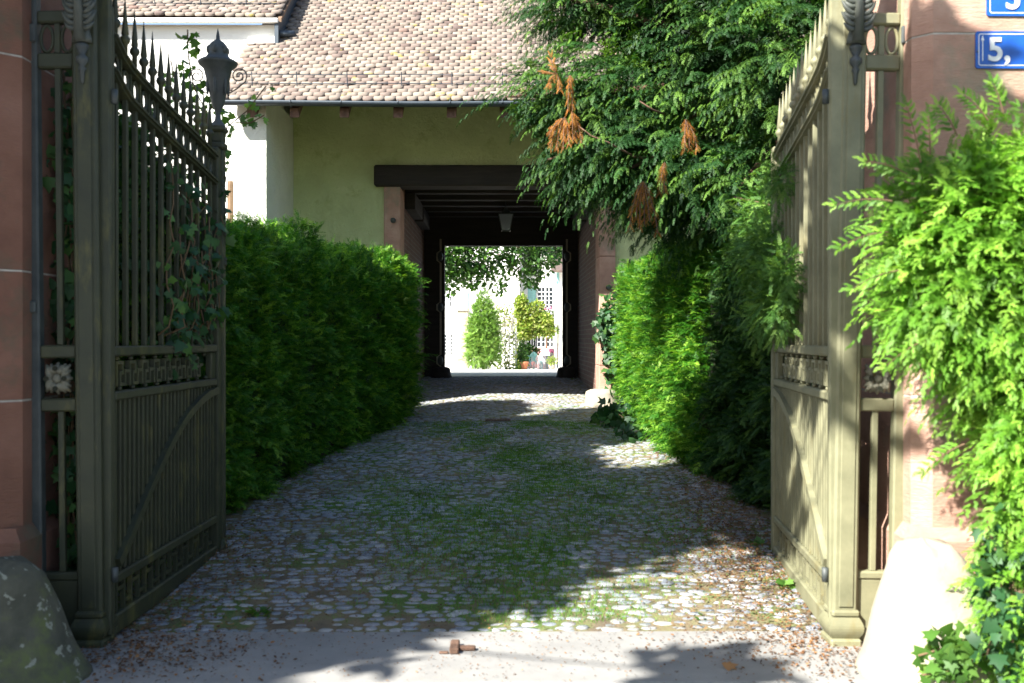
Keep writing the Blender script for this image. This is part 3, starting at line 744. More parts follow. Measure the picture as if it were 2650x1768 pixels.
for sx, xx in ((-1, -1.37), (1, 1.315)):
    outl = [(0, .74), (0, 1.0)]
    def bumpp(z0, z1): return [(0, z0), (1, z0+.05), (1, z1-.05), (0, z1)]
    pts = [(0,.72)] + bumpp(.95, 1.2) + bumpp(2.08, 2.3) + bumpp(3.12, 3.38) + [(0, 3.62)]
    l = [(xx + sx*(.0 + .07*p), z) for p, z in pts]; r = [(xx - sx*.035 + sx*.07*p, z) for p, z in pts]
    G(MB().prism(l + r[::-1], 1, 20.88, 20.95), 'pale_door_edge', 'stone_pale')
    for z in (1.07, 2.19, 3.25): G(MB().ball((xx - sx*.015, 20.86, z), .06, .05, .1, 10, 6), 'hinge', 'iron_dark', None, True)
# side closing walls and back so the block is solid from other views
G(MB().box(-3.55, -3.41, 16.6, 24, .3, 6.2).box(6.36, 6.5, 16.6, 24, .3, 6.2), 'side_wall', 'plaster')
G(MB().box(-3.41, OL-.26, 21.0, 21.3, .3, 6.5).box(OR_+.26, 6.36, 21.0, 21.3, .3, 6.5).box(OL-.26, OR_+.26, 21.21, 21.3, 3.52, 6.5), 'rear_wall', 'plaster')

def tile_roof(x0, x1, s1, ey, ez, parent, name, tw=.155, ex=.120, skip=None):
    cs, sn = math.cos(math.atan(TP)), math.sin(math.atan(TP))
    # template: rounded tail tile, x across, y up-slope, z normal
    a = np.linspace(-np.pi, 0, 7); r = .5
    out = [(-.492, 2.0)] + [(math.cos(t)*.492, math.sin(t)*.34 + .34) for t in a] + [(.492, 2.0), (0, 2.0)]
    n = len(out); top = np.array([(x, y, .26) for x, y in out]); bot = top - [0, 0, .24]
    top[:, 2] += np.where(top[:, 1] > 1, -.24, 0.0) + .02*(1-(top[:,0]*2)**2)
    tv = np.concatenate([top, bot])
    tfs = np.array([[9,0,1,2],[9,2,3,4],[9,4,5,6],[9,6,7,8]] + [[k, k+n, k+1+n, k+1] for k in range(n-1)])
    pos = []; sc = []; frd = []; frn = []
    rows = int(s1/ex); rr = random.Random(5)
    for j in range(rows):
        s = j*ex - .03; off = (j % 2)*.5*tw
        wob = .012*math.sin(j*1.7)
        x = x0 + off
        while x < x1:
            yy = ey + s*cs; zz = ez + s*sn
            if not (skip and skip(x, yy)):
                jj = rr.gauss(0, .006); sag = .03*math.sin(x*.8+j*.13)
                pos.append((x, yy + jj, zz + sag*.5 + .012 + rr.gauss(0,.003))); sc.append((tw*rr.uniform(.975, 1.0), ex, .125*rr.uniform(.85,1.15))); 
                q = rr.gauss(0, .02); l = rr.gauss(0, .015); frd.append((1, q, l)); frn.append((-l*1, -sn + rr.gauss(0,.02), cs))
            x += tw
    pos = np.array(pos); sc = np.array(sc)
    fr = frames(np.array(frd, float), np.array(frn, float))
    V, F, r_ = inst((tv, tfs), pos, fr, sc)
    me_F = F; o = np_mesh(name, V, F, M['tile'], rnd=r_)
    # closing slab below the tiles
    return o
def roof_deck(x0, x1, s1, ey, ez, th=.07):
    cs, sn = math.cos(math.atan(TP)), math.sin(math.atan(TP))
    mb = MB(); y1, z1 = ey+s1*cs, ez+s1*sn
    mb.prism([(ey+.02, ez-.012), (ey+.02, ez-th), (y1, z1-th), (y1, z1-.012)], 0, x0, x1); return mb
S1 = 9.2
deck = G(roof_deck(-3.93, 6.8, S1, EY, EZ), 'roof', 'brownwood')
def keep(o, par):
    o.parent = par; bpy.context.view_layer.update(); o.matrix_parent_inverse = par.matrix_world.inverted()
keep(tile_roof(-3.93, 6.75, S1-.1, EY, EZ, deck, 'roof_tiles', skip=lambda x, y: x < -3.5 and y > 15.5), deck)
ymax, zmax = EY+S1*math.cos(math.atan(TP)), EZ+S1*math.sin(math.atan(TP))
G(MB().prism([(ymax-.01, zmax-.02), (ymax-.01, zmax-.12), (ymax*2-EY-2, EZ+1.2), (ymax*2-EY-2, EZ+1.32)], 0, -3.93, 6.8), 'rear_roof_slope', 'tile')
# gutter
gt = MB(); npt = 9
prof = [(.065*math.cos(a), .065*math.sin(a)) for a in frange(-math.pi, 0, npt)]
gy, gzz = EY-.055, EZ-.035
V = []
for x in frange(-3.98, 6.85, 24):
    sag = .008*math.sin(x*1.3)
    for k, (p, q) in enumerate(prof): V.append((x, gy+p, gzz+q+sag))
    for k, (p, q) in enumerate(prof[::-1]): V.append((x, gy+p*.93, gzz+q*.93+sag))
m_ = 2*len(prof); F = []
for i in range(24):
    for k in range(m_): F.append((i*m_+k, i*m_+(k+1) % m_, (i+1)*m_+(k+1) % m_, (i+1)*m_+k))
gt.add(V, F); gut = G(gt, 'gutter', 'zinc', None, True)
cs, sn = math.cos(math.atan(TP)), math.sin(math.atan(TP))
for px in (650, 757, 886, 1032, 1166, 1300, 1436, 1570, 1700):
    x = X(px, EY)
    G(MB().tube([(x, gy-.068, gzz+.02), (x, gy-.07, gzz-.02), (x, gy, gzz-.072), (x, gy+.07, gzz-.02), (x, gy+.1, gzz+.06)], .007, 5), 'gutter_bracket', 'zinc', gut)
for px in (655, 765, 893, 1031, 1169, 1305, 1440, 1575, 1710):
    x = X(px, EY+.1)
    G(MB().add([(x+sx*.065, y, z+dz) for sx in (-1, 1) for y, z in ((EY+.06, EZ-.10), (EY+2.2, EZ-.10+2.14*TP)) for dz in (-.13, 0)],
              [(0,1,3,2),(4,6,7,5),(0,4,5,1),(2,3,7,6),(1,5,7,3),(0,2,6,4)]), 'rafter', 'bark')
# snow guard on the roof
for s0 in (.42, ):
    sg = MB()
    for dh in (.05, .17):
        pts = [(x, EY + s0*cs - sn*dh*.4, EZ + s0*sn + dh + .005*math.sin(x*3)) for x in frange(-3.8, 6.6, 20)]
        sg.tube(pts, .006, 4)
    for px in (655, 770, 900, 1040, 1170, 1300, 1430, 1560):
        x = X(px, EY+.3); sg.tube([(x, EY+s0*cs-.02, EZ+s0*sn-.02), (x, EY+s0*cs-.08, EZ+s0*sn+.2)], .007, 4)
    G(sg, 'snow_guard', 'zinc')

# white house on the left, behind and beside
wh = thing('white_house', 'blown out white walled house with its own tiled roof left of the gatehouse', 'building', (-7, 15.6, .4))
bpy.context.view_layer.update()
def H(mb, name, mat, parent=None, smooth=False):
    o = mb.build(name, M[mat], None, smooth); keep(o, parent or wh); return o
H(MB().box(-16, -3.56, 15.55, 16.1, .2, 6.42).box(-3.9, -3.56, 16.101, 23, .2, 7.2), 'wall', 'white')
H(MB().box(-3.97, -3.545, 15.42, 15.55, 6.07, 6.2, .01), 'ledge', 'white')
wr = H(roof_deck(-16, -3.46, 7, 15.42, 6.5), 'roof', 'brownwood')
keep(tile_roof(-12.0, -3.55, 3.4, 15.42, 6.5, wr, 'roof_tiles', ex=.12), wr)
H(MB().box(-16, -3.5, 15.36, 15.42, 6.40, 6.47, .01), 'gutter', 'white')
H(MB().prism([(15.40, 5.92), (15.40, 6.42), (20.6, 6.42+5.2*TP), (20.6, 5.92+5.2*TP)], 0, -3.558, -3.50), 'flashing', 'zinc')
H(MB().tube([(-3.52, 15.5, 6.27), (-3.30, 15.62, 6.3)], .05, 10), 'vent_pipe', 'zinc', None, True)
sgm = MB()
for dh in (.05, .17): sgm.tube([(-12, 15.75, 6.77+dh), (-3.6, 15.75, 6.77+dh)], .007, 4)
for k in range(12): sgm.tube([(-12+k*.72, 15.75, 6.75), (-12+k*.72, 15.72, 6.98)], .007, 4)
H(sgm, 'snow_guard', 'zinc')
tag(MB().lathe([(.05,0),(.048,3.5),(.042,3.55)], (X(598,15.2), 15.2, .38), 9).build('wooden_post', M['brownwood']), 'weathered brown wooden post against the white wall beside the gate urn', 'post')

# hanging lantern
ln = thing('hanging_lantern', 'tapered glass lantern hanging from the dark passage ceiling', 'lantern', (X(1309, 18.4), 18.4, Z(598, 18.4)))
lh = .30; w0, w1 = .075, .135
fr_ = MB()
for sx in (-1, 1):
    for sy in (-1, 1): fr_.tube([(sx*w0, sy*w0, 0), (sx*w1, sy*w1, lh)], .008, 4)
for wv, z in ((w0, 0), (w1, lh)): fr_.tube([(wv,wv,z),(-wv,wv,z),(-wv,-wv,z),(wv,-wv,z),(wv,wv,z)], .008, 4)
fr_.build('frame', M['iron_dark'], ln)
for a in range(4):
    mb = MB().add([(-w0+.01, -w0, .01), (w0-.01, -w0, .01), (w1-.01, -w1, lh-.01), (-w1+.01, -w1, lh-.01)], [(0,1,2,3)])
    o = mb.build('glass_pane', M['glass'], ln); o.rotation_euler = (0, 0, a*math.pi/2)
MB().lathe([(.15,0),(.13,.02),(.05,.1),(.03,.14),(.012,.16)], (0,0,lh), 4).build('cap', M['iron_dark'], ln).rotation_euler = (0,0,math.pi/4)
MB().tube([(0,0,lh+.14),(0,0,4.25-Z(598,18.4))], .004, 5).build('wire', M['zinc'], ln)
MB().lathe([(.018,0),(.022,.06),(.01,.1)], (0,0,.1), 10).build('bulb', M['greywood'], ln, True)

# floor ironwork
dg = thing('drain_grate', 'small rusty iron drain grate set in the setts before the passage', 'drain', (X(1289, 13.6), 13.6, drive_z(0, 13.6)+.018))
MB().box(-.17,.17,-.12,-.1,0,.012).box(-.17,.17,.1,.12,0,.012).box(-.17,-.15,-.1,.1,0,.012).box(.15,.17,-.1,.1,0,.012).build('frame', M['bark'], dg)
for k in range(7): MB().box(-.13+k*.04, -.115+k*.04, -.1, .1, 0, .008).build('grate_bar', M['bark'], dg)
gs = thing('gate_stop', 'rusty iron gate stop bolted to the concrete threshold', 'gate stop', (X(1178, 4.85), 4.83, .012))
MB().box(-.025,.02,-.05,.10,0,.03,.006).box(.02,.10,-.0,.035,0,.022,.006).build('catch', M['bark'], gs)
MB().box(-.075,-.03,-.045,-.025,0,.012,.004).build('lug', M['bark'], gs)

# ------------------------------------------------------------------ vegetation
def fbm(p, f, seed):
    s = np.zeros(len(p)); r = np.random.default_rng(seed); a = 1.
    for k in range(4):
        v = r.normal(size=(3,)); v2 = r.normal(size=(3,)); ph = r.random(2)*6.28
        s += a*np.sin(p @ v*f + ph[0])*np.cos(p @ v2*f + ph[1]); f *= 1.9; a *= .6
    return s
def hedge(name, label, path, width, side, n, tpl, size, mat, cat_='hedge', top_amp=.13, face_amp=.12, group=None):
    """path: list of (x, y, ztop) of the visible face; width extends away from the drive (side=-1: to -x)"""
    pa = np.array(path, float); seg = np.linalg.norm(np.diff(pa[:, :2], axis=0), axis=1); cum = np.r_[0, np.cumsum(seg)]; L = cum[-1]
    def along(s): return np.stack([np.interp(s, cum, pa[:, k]) for k in range(3)], 1)
    def nrm(s):
        d = along(np.minimum(s+.3, L)) - along(np.maximum(s-.3, 0)); d[:, 2] = 0; d = norm(d); nn = np.stack([d[:,1], -d[:,0], 0*d[:,0]], 1); return nn*(1 if side < 0 else -1), d
    t = thing(name, label, cat_, (pa[0,0]+side*width/2, pa[0,1], gz(pa[0,1])), 0, group)
    s = RNG.random(n)*L; base = along(s); nn, dd = nrm(s)
    which = RNG.random(n); H_ = 2.2
    f_face = H_/(H_+width*.8+.5)
    pos = np.zeros((n, 3)); outw = np.zeros((n, 3)); inward = np.minimum(RNG.exponential(.09, n), .34)
    face = which < f_face; top = (which >= f_face) & (which < f_face + width*.8/(H_+width*.8+.5)); end = ~(face | top)
    g0 = np.interp(base[:,1], [a for a,_ in GP], [b for _,b in GP])
    zt = base[:, 2] + top_amp*fbm(np.c_[base[:, :2], 0*s], 2.2, 3)
    u = RNG.random(n)
    zf = g0 + .02 + (zt-g0)*u
    am = face_amp*fbm(np.c_[base[:, :2], zf], 3.0, 5)
    rnd_edge = np.clip((u-.88)/.12, 0, 1)**2*.18 + np.clip((.25-u)/.25, 0, 1)*.10
    pf = base - nn*(inward + rnd_edge)[:, None] + nn*am[:, None]; pf[:, 2] = zf
    pos[face] = pf[face]; outw[face] = (nn + np.c_[0*s, 0*s, .25+.6*u])[face]
    q = RNG.random(n)*width; pt = base - nn*q[:, None]; pt[:, 2] = zt - inward - .12*(1-np.clip(q/.2, 0, 1))**2
    pos[top] = pt[top]; outw[top] = (nn*.15 + np.array([0, 0, 1.]))[top]
    en = RNG.random(n) < .5; se = np.where(en, 0, L); be = along(se); ne, de = nrm(se); ge = np.interp(be[:,1], [a for a,_ in GP], [b for _,b in GP])
    pe = be - ne*(RNG.random(n)*width)[:, None]; pe[:, 2] = ge + (be[:,2]-ge)*u; sg = np.where(en, -1, 1)[:, None]
    pe = pe - de*sg*inward[:, None]; pos[end] = pe[end]; outw[end] = (de*sg + [0,0,.4])[end]
    d = norm(outw) + RNG.normal(0, .42, (n, 3)) + [0, 0, .1]
    npl = n//3; pd = norm(outw) + RNG.normal(0, .38, (n, 3)) + dd*RNG.normal(-.25, .3, n)[:, None]
    stray = top & (RNG.random(n) < .05); pos[stray, 2] += RNG.random(stray.sum())*.12
    nz = RNG.normal(0, .6, (n, 3)) + np.array([0, 0, .6]) + norm(outw)*.35
    A = inst(tpl, pos[npl:] - norm(outw[npl:])*.06, frames(d[npl:], nz[npl:]), RNG.uniform(size*.6, size*1.1, n-npl))
    sel = np.arange(npl)[::2]; upv = np.where(top[sel][:, None], nn[sel]*.9 + [0, 0, .3], np.array([[0, 0, 1.]])) + RNG.normal(0, .25, (len(sel), 3))
    B = plumes(pos[sel] - norm(outw[sel])*.05, pd[sel], upv, RNG.uniform(.1, .24, len(sel)), 7, size*.72, tpl)
    V, F, r = cat([A, B])
    o = np_mesh('foliage', V, F, mat, rnd=r); keep2(o, t)
    # inner twiggy mass
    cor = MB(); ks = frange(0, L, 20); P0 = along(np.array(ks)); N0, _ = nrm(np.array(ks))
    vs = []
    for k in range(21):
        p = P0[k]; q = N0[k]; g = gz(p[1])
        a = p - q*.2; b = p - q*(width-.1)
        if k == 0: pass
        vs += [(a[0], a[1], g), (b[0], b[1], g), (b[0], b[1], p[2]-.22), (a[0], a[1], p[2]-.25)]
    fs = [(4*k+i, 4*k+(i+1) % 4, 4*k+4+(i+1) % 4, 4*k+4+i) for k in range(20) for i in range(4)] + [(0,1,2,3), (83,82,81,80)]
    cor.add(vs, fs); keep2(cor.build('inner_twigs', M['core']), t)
    return t
def keep2(o, par):
    bpy.context.view_layer.update(); o.parent = par; o.matrix_parent_inverse = par.matrix_world.inverted(); return o

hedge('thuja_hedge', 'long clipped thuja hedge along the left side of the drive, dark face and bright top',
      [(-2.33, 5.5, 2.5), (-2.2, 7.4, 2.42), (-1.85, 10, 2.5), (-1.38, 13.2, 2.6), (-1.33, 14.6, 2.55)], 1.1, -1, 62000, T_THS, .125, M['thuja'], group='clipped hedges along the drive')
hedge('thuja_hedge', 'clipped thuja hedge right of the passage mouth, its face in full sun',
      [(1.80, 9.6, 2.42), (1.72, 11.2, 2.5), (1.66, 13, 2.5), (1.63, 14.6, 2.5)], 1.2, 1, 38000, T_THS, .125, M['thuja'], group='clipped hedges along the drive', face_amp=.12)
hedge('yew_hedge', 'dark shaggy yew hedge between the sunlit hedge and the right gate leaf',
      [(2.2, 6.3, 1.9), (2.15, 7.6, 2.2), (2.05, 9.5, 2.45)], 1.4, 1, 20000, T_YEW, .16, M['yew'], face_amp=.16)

def blob_foliage(name, label, blobs, n, tpl, size, mat, cat_, loc, droop=.0, shell=.55, jit=.5, parent=None, partname='foliage', group=None, up=.2):
    """ellipsoids (cx,cy,cz,rx,ry,rz)"""
    t = parent or thing(name, label, cat_, loc, 0, group)
    bl = np.array(blobs, float); vol = (bl[:,3]*bl[:,4] + bl[:,4]*bl[:,5] + bl[:,3]*bl[:,5]); pr = vol/vol.sum()
    k = RNG.choice(len(bl), n, p=pr); d = norm(RNG.normal(size=(n, 3))); rad = shell + (1-shell)*RNG.random(n)**.6
    lump = 1 + .14*fbm(d*1.0 + bl[k, :3], 3.5, 9)
    pos = bl[k, :3] + d*bl[k, 3:6]*(rad*lump)[:, None]
    dirn = norm(d + RNG.normal(0, jit, (n, 3)) + [0, 0, up-droop])
    nz = RNG.normal(0, .5, (n, 3)) + [0, 0, .9] + d*.3
    V, F, r = inst(tpl, pos, frames(dirn, nz), RNG.uniform(size*.7, size*1.3, n))
    return t, keep2(np_mesh(partname, V, F, mat, rnd=r), t)

# big yew on the right: limbs, drooping boughs carrying sprigs
def yew_tree():
    base = (3.5, 9.6, gz(9.6))
    t = thing('yew_tree', 'large dark yew overhanging the drive above the right hedge with brown dead sprigs', 'tree', base)
    tr = MB().tube([base, (3.45,9.6,1.6), (3.3,9.7,3.2), (3.2,9.7,5.0), (3.1,9.8,7)], [.3,.25,.2,.14,.05], 10)
    trunk = keep2(tr.build('trunk', M['bark'], None, True), t)
    blobs = [(1.75,9.8,4.45,1.25,1.2,1.35), (1.0,9.6,3.85,.8,.9,.75), (.75,9.5,3.55,.75,.7,.45), (1.35,9.3,3.2,.85,.8,.6), (2.5,8.9,4.1,1.0,1.1,1.3), (2.2,8.9,3.0,.75,.8,.65), (1.3,10.0,5.4,1.0,1.1,.9), (.35,9.5,3.85,.6,.55,.38), (.7,9.4,3.3,.5,.55,.42), (.6,9.8,4.9,.5,.6,.6), (1.75,10.4,2.95,.5,.5,.4), (1.4,10.2,3.1,.4,.4,.38), (2.15,9.8,2.75,.55,.6,.5), (3.0,8.6,5.2,1.3,1.2,1.2), (2.3,8.2,2.2,.35,.7,.8), (2.75,9.4,2.6,.8,1.0,1.0)]
    parts = []; twigs = MB(); rr = random.Random(21)
    hub = Vector((3.2, 9.7, 3.6)); nb = 0
    limb = MB()
    for b in blobs:
        c = Vector(b[:3]); m1 = hub.lerp(c, .5) + Vector((0, 0, .25)); e = hub.lerp(c, 1.12) + Vector((0,0,-.05))
        limb.tube([hub + Vector((0,0,(c.z-3.6)*.5)), m1, c, e], [.06,.045,.028,.008], 7)
    keep2(limb.build('branch', M['bark'], None, True), t)
    POS = []; D = []; N = []; S = []; RB = []
    area = [b[3]*b[5] + b[4]*b[5] + b[3]*b[4] for b in blobs]
    for b, ar in zip(blobs, area):
        c = Vector(b[:3])
        for _ in range(int(ar*205)):
            shade = rr.random()
            d = Vector((rr.gauss(0,1), rr.gauss(0,1), rr.gauss(0,1))).normalized()
            rad = rr.uniform(.35, 1.0)**.6
            p = c + Vector((d.x*b[3], d.y*b[4], d.z*b[5]))*rad
            if p.z < gz(p.y)+.3: continue
            if rad > .62 and math.sin(p.x*3.1+1.2)*math.sin(p.z*2.9+.4+p.x)+.5*math.sin(p.y*4+p.z*2.2) < -.1: continue
            out = (p - hub); out.z *= .25; out = (out.normalized() + d*.7 + Vector((rr.gauss(0,.6), rr.gauss(0,.6), rr.gauss(0,.3)))).normalized()
            L = rr.uniform(.2, .55); m = 8; side = out.cross(Vector((0,0,1))).normalized(); start = p - out*L*.5; prev = None
            tilt = rr.gauss(0, .3)
            for k in range(m):
                q = k/(m-1); pt = start + out*L*q + Vector((0, 0, -.35*L*q*q))
                tang = (out + Vector((0,0,-.7*q))).normalized()
                for sg in (1, -1):
                    dd = (tang*.75 + side*sg*.75 + Vector((0,0,-.28 + sg*tilt*.4))).normalized()
                    POS.append(pt); D.append(dd); N.append((rr.gauss(0,.2), rr.gauss(0,.2), 1)); S.append(rr.uniform(.07,.12)*(1.15-.5*q)); RB.append(min(1, max(0, shade*.75 + rr.random()*.25 + .12*(q-.5))))
            POS.append(start + out*L + Vector((0,0,-.35*L))); D.append(tang); N.append((0,0,1)); S.append(.12); RB.append(shade)
    POS = np.array(POS); D = np.array(D); N = np.array(N, float); S = np.array(S)
    V, F, r = inst(T_YEW, POS, frames(D, N), S); r = np.repeat(np.array(RB), len(T_YEW[0]))
    keep2(np_mesh('crown', V, F, M['yew'], rnd=r), t)
    inner = [(b[0]+.12, b[1]+.15, b[2], b[3]*.66, b[4]*.66, b[5]*.66) for b in blobs] + [(2.0,9.9,4.9,.9,.7,.9), (1.9,9.9,3.7,1.0,.6,.8)]
    blob_foliage(None, None, inner, 9000, T_THS, .26, M['yew'], '', None, droop=.6, shell=.1, parent=t, partname='inner_foliage')
    # dead brown sprigs
    def deadsprig(px, py, Y, L, n, sp, sd, tilt=0):
        rr = random.Random(sd); o = Vector(P(px, py, Y)); Pp = []; Dd = []; Nn = []; Sc = []; st = MB()
        for k in range(n):
            a = (k/(max(1, n-1))-.5)*sp + tilt; ll = L*rr.uniform(.65, 1); pts = []
            for j in range(7):
                q = j/6; pts.append(o + Vector((math.sin(a)*ll*q*(1-.3*q), rr.uniform(-.01,.01)+ .05*math.sin(k)*q, -ll*(q*.6+.4*q*q)*math.cos(a))))
            st.tube(pts, .004, 4)
            for j in range(1, 7):
                for s in (1, -1, 1, -1):
                    dv = (pts[j]-pts[j-1]).normalized() + Vector((s*rr.uniform(.3,.7), rr.uniform(-.4,.4), 0)); Pp.append(pts[j-1].lerp(pts[j], rr.random())); Dd.append(dv); Nn.append((rr.gauss(0,.3), -1, .2)); Sc.append(rr.uniform(.045, .085))
        keep2(st.build('dead_twig', M['bark']), t)
        V, F, r = inst(T_YEWS, np.array(Pp), frames(np.array(Dd), np.array(Nn, float)), np.array(Sc))
        keep2(np_mesh('dead_sprig', V, F, M['dead'], rnd=r), t)
    deadsprig(1476, 195, 8.75, .45, 2, .2, 1); deadsprig(1440, 190, 8.75, .16, 4, 3.0, 2, -1.2)
    deadsprig(1462, 305, 8.6, .34, 5, 1.1, 3, -.35); deadsprig(1480, 290, 8.6, .36, 3, .4, 4, .25)
    deadsprig(1775, 310, 8.0, .28, 3, .6, 5, .25); deadsprig(1663, 470, 8.1, .46, 6, .75, 6, .0); deadsprig(1720, 420, 8.1, .32, 2, .25, 7, -.1)
    bb = MB(); bb.tube([P(1495,325,8.75), P(1530,352,8.7), P(1575,370,8.75), P(1640,405,8.9), P(1700,415,9.3)], [.005,.008,.010,.012,.014], 6)
    keep2(bb.build('bare_branch', M['bark'], None, True), t); bb = MB()
    bb.tube([P(1655,262,8.6), P(1690,285,8.6), P(1720,296,9.0)], [.005,.009,.012], 6)
    keep2(bb.build('bare_branch', M['bark'], None, True), t); bb = MB()
    bb.tube([P(1900,510,7.9), P(2010,535,7.9), P(2120,600,8.2)], [.006,.012,.02], 6)
    keep2(bb.build('bare_branch', M['bark'], None, True), t)
    # sprays reaching through the bars of the gate leaf
    bl = [(1.76,6.6,2.05,.2,.4,.3), (1.66,6.1,1.72,.13,.35,.22), (1.95,7.3,2.3,.3,.5,.45), (1.68,6.1,2.5,.08,.2,.15), (1.66,5.95,1.9,.1,.3,.2), (1.8,6.9,1.7,.16,.3,.25)]
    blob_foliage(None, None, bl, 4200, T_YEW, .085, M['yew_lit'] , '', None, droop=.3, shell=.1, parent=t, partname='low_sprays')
M['yew_lit'] = foliage('lit yew sprays', (.04,.12,.02), (.08,.2,.035), (.18,.32,.06), .3, .6, 2)  # brighter copy of the yew needles with sunlight put into the colour
yew_tree()

# foreground thuja on the right
def front_thuja():
    bl = [(2.30,4.25,2.0,.55,.42,.45), (2.08,4.2,1.72,.44,.36,.36), (2.42,4.2,1.5,.52,.42,.45), (2.15,4.2,2.12,.36,.3,.22), (2.62,4.15,1.1,.5,.38,.5), (2.70,4.1,.7,.42,.33,.5), (2.72,4.1,.3,.42,.3,.4), (2.75,4.2,2.45,.33,.33,.38), (2.36,4.15,1.2,.26,.25,.3), (2.55,4.2,1.9,.5,.42,.5), (2.02,4.15,1.5,.22,.22,.2),
          (1.90,4.15,2.0,.33,.26,.28), (1.90,4.15,1.72,.33,.26,.28), (2.3,4.1,.95,.3,.28,.36), (2.32,4.1,.5,.32,.28,.36), (2.36,4.08,.12,.3,.26,.22), (2.2,4.12,1.25,.26,.26,.3)]
    base = (3.3, 4.2, 0)
    t, o = blob_foliage('thuja_shrub', 'bright sunlit thuja shrub leaning over the right gate pier in the foreground', bl, 15000, T_THD, .1, M['thuja_near'], 'shrub', base, droop=.15, shell=.3, jit=.5, up=.1)
    ba = np.array(bl); ar = ba[:,3]*ba[:,5]; kk = RNG.choice(len(ba), 2600, p=ar/ar.sum()); dv = norm(RNG.normal(size=(2600, 3)) + [-.35, -.5, .1])
    pp = ba[kk, :3] + dv*ba[kk, 3:6]*RNG.uniform(.72, 1.02, 2600)[:, None]
    V, F, r = plumes(pp, dv*.8 + [-.45, -.15, .12] + RNG.normal(0, .28, (2600, 3)), np.array([-.1, -.55, .8]) + RNG.normal(0, .3, (2600, 3)), RNG.uniform(.1, .2, 2600), 9, .068, T_THD, .5)
    keep2(np_mesh('outer_sprays', V, F, M['thuja_near'], rnd=r), t)
    mb = MB(); rr = random.Random(2)
    mb.tube([base, (3.1,4.25,.9), (2.9,4.3,2.1)], [.07,.055,.03], 8)
    for b in bl: mb.tube([(3.0,4.3,max(.4,b[2]-.5)), (b[0]+.2,b[1]+.05,b[2]-.1), (b[0]-b[3]*.6,b[1]-.1,b[2]+.05)], [.025,.014,.004], 6)
    keep2(mb.build('stem', M['stem'], None, True), t)
    # long leading shoots breaking the outline
    Pp = []; Dd = []; Nn = []; Sc = []
    for (px, py, dx, dz, L) in ((2310,520,-.9,.15,.24),(2385,420,-.25,.95,.30),(2410,400,-.1,1,.2),(2480,350,-.4,.7,.18),(2560,310,-.5,.6,.18),(2300,600,-.95,-.05,.2),(2330,700,-.9,-.1,.2),(2350,450,-.85,.45,.2),(2600,290,-.3,.8,.16),(2400,880,-.9,-.3,.18),(2500,1150,-.9,-.3,.18)):
        c = Vector(P(px, py, 4.0)); d0 = Vector((dx, -.15, dz)).normalized(); sd = d0.cross(Vector((0,1,0))).normalized(); pts = []
        for k in range(8):
            q = k/7; pts.append(c + d0*L*q + Vector((0,0,-.25*L*q*q)))
        keep2(MB().tube(pts, [.0035*(1-k/9) for k in range(8)], 5).build('shoot_stem', M['stem']), t)
        for k in range(1, 8):
            for sg in (1, -1, 1, -1):
                Pp.append(pts[k]); Dd.append(d0*.8 + sd*sg*.7 + Vector((0,rr.uniform(-.3,.3),-.1))); Nn.append((rr.gauss(0,.4),-1,.5)); Sc.append(rr.uniform(.04,.06)*(1.15-.05*k))
        Pp.append(pts[-1]); Dd.append(d0); Nn.append((0,-1,.4)); Sc.append(.06)
    V, F, r = inst(T_THD, np.array([tuple(p) for p in Pp]), frames(np.array([tuple(d) for d in Dd]), np.array(Nn, float)), np.array(Sc))
    keep2(np_mesh('leading_shoot', V, F, M['thuja_near'], rnd=r), t)
front_thuja()

def ivy(label, paths, n, size, mat, spread, loc, facing=(0,-1,.3), group='ivy plants'):
    t = thing('ivy', label, 'ivy', loc, 0, group)
    st = MB(); pts = []
    for pth in paths:
        st.tube(pth, .005, 5); a = np.array(pth, float); seg = np.linalg.norm(np.diff(a, axis=0), axis=1); cum = np.r_[0, np.cumsum(seg)]
        m = int(n*cum[-1]); s = RNG.random(m)*cum[-1]; pts.append(np.stack([np.interp(s, cum, a[:, k]) for k in range(3)], 1))
    pos = np.concatenate(pts); k = len(pos); pos += RNG.normal(0, 1, (k, 3))*spread
    fa = np.array(facing, float)
    nz = fa + RNG.normal(0, .45, (k, 3)); d = RNG.normal(0, .7, (k, 3)) + [0, 0, -.7]
    V, F, r = inst(T_IVY, pos, frames(d, nz), RNG.uniform(size*.6, size*1.3, k))
    keep2(st.build('stem', M['stem'], None, True), t); keep2(np_mesh('leaves', V, F, mat, rnd=r), t); return t
paths = []
rr = random.Random(9)
for k in range(9):
    y0 = 5.75 + k*.11; pth = [(-2.0, y0, 1.55)]; y = y0
    for j in range(9): y += rr.uniform(-.04,.09); pth.append((rr.uniform(-1.97,-1.90), y, 1.6 + j*.12))
    paths.append(pth[:rr.randint(6, 10)])
for k in range(5):
    y0 = 5.9 + k*.16; pth = [(-2.06, y0, 1.4)]; y = y0
    for j in range(9): y += rr.uniform(-.03,.08); pth.append((-2.03 + rr.uniform(-.04,.09), y, 1.5 + j*.13))
    paths.append(pth)
ivy('dark ivy climbing through the bars of the left gate leaf', paths, 30, .065, M['ivy'], (.03,.07,.06), (-2.05, 6, 0), (1,-.4,.4))
t_, _ = blob_foliage('ivy_bush', 'dense dark ivy bush filling the corner behind the left gate leaf', [(-2.55,5.7,2.35,.45,.45,.72), (-2.5,6.25,2.3,.42,.5,.66), (-2.45,6.8,2.15,.38,.45,.6), (-2.5,5.5,1.2,.3,.4,.9)], 6500, T_IVY, .085, M['ivy'], 'ivy', (-2.6, 6.1, .03), shell=.35, jit=.8, droop=.6)
keep2(MB().tube([(-2.6,6.1,.03),(-2.6,6.1,1.2),(-2.55,6.2,2.4)], [.05,.04,.015], 7).build('stem', M['stem'], None, True), t_)
a = P(500, 300, 7.0)
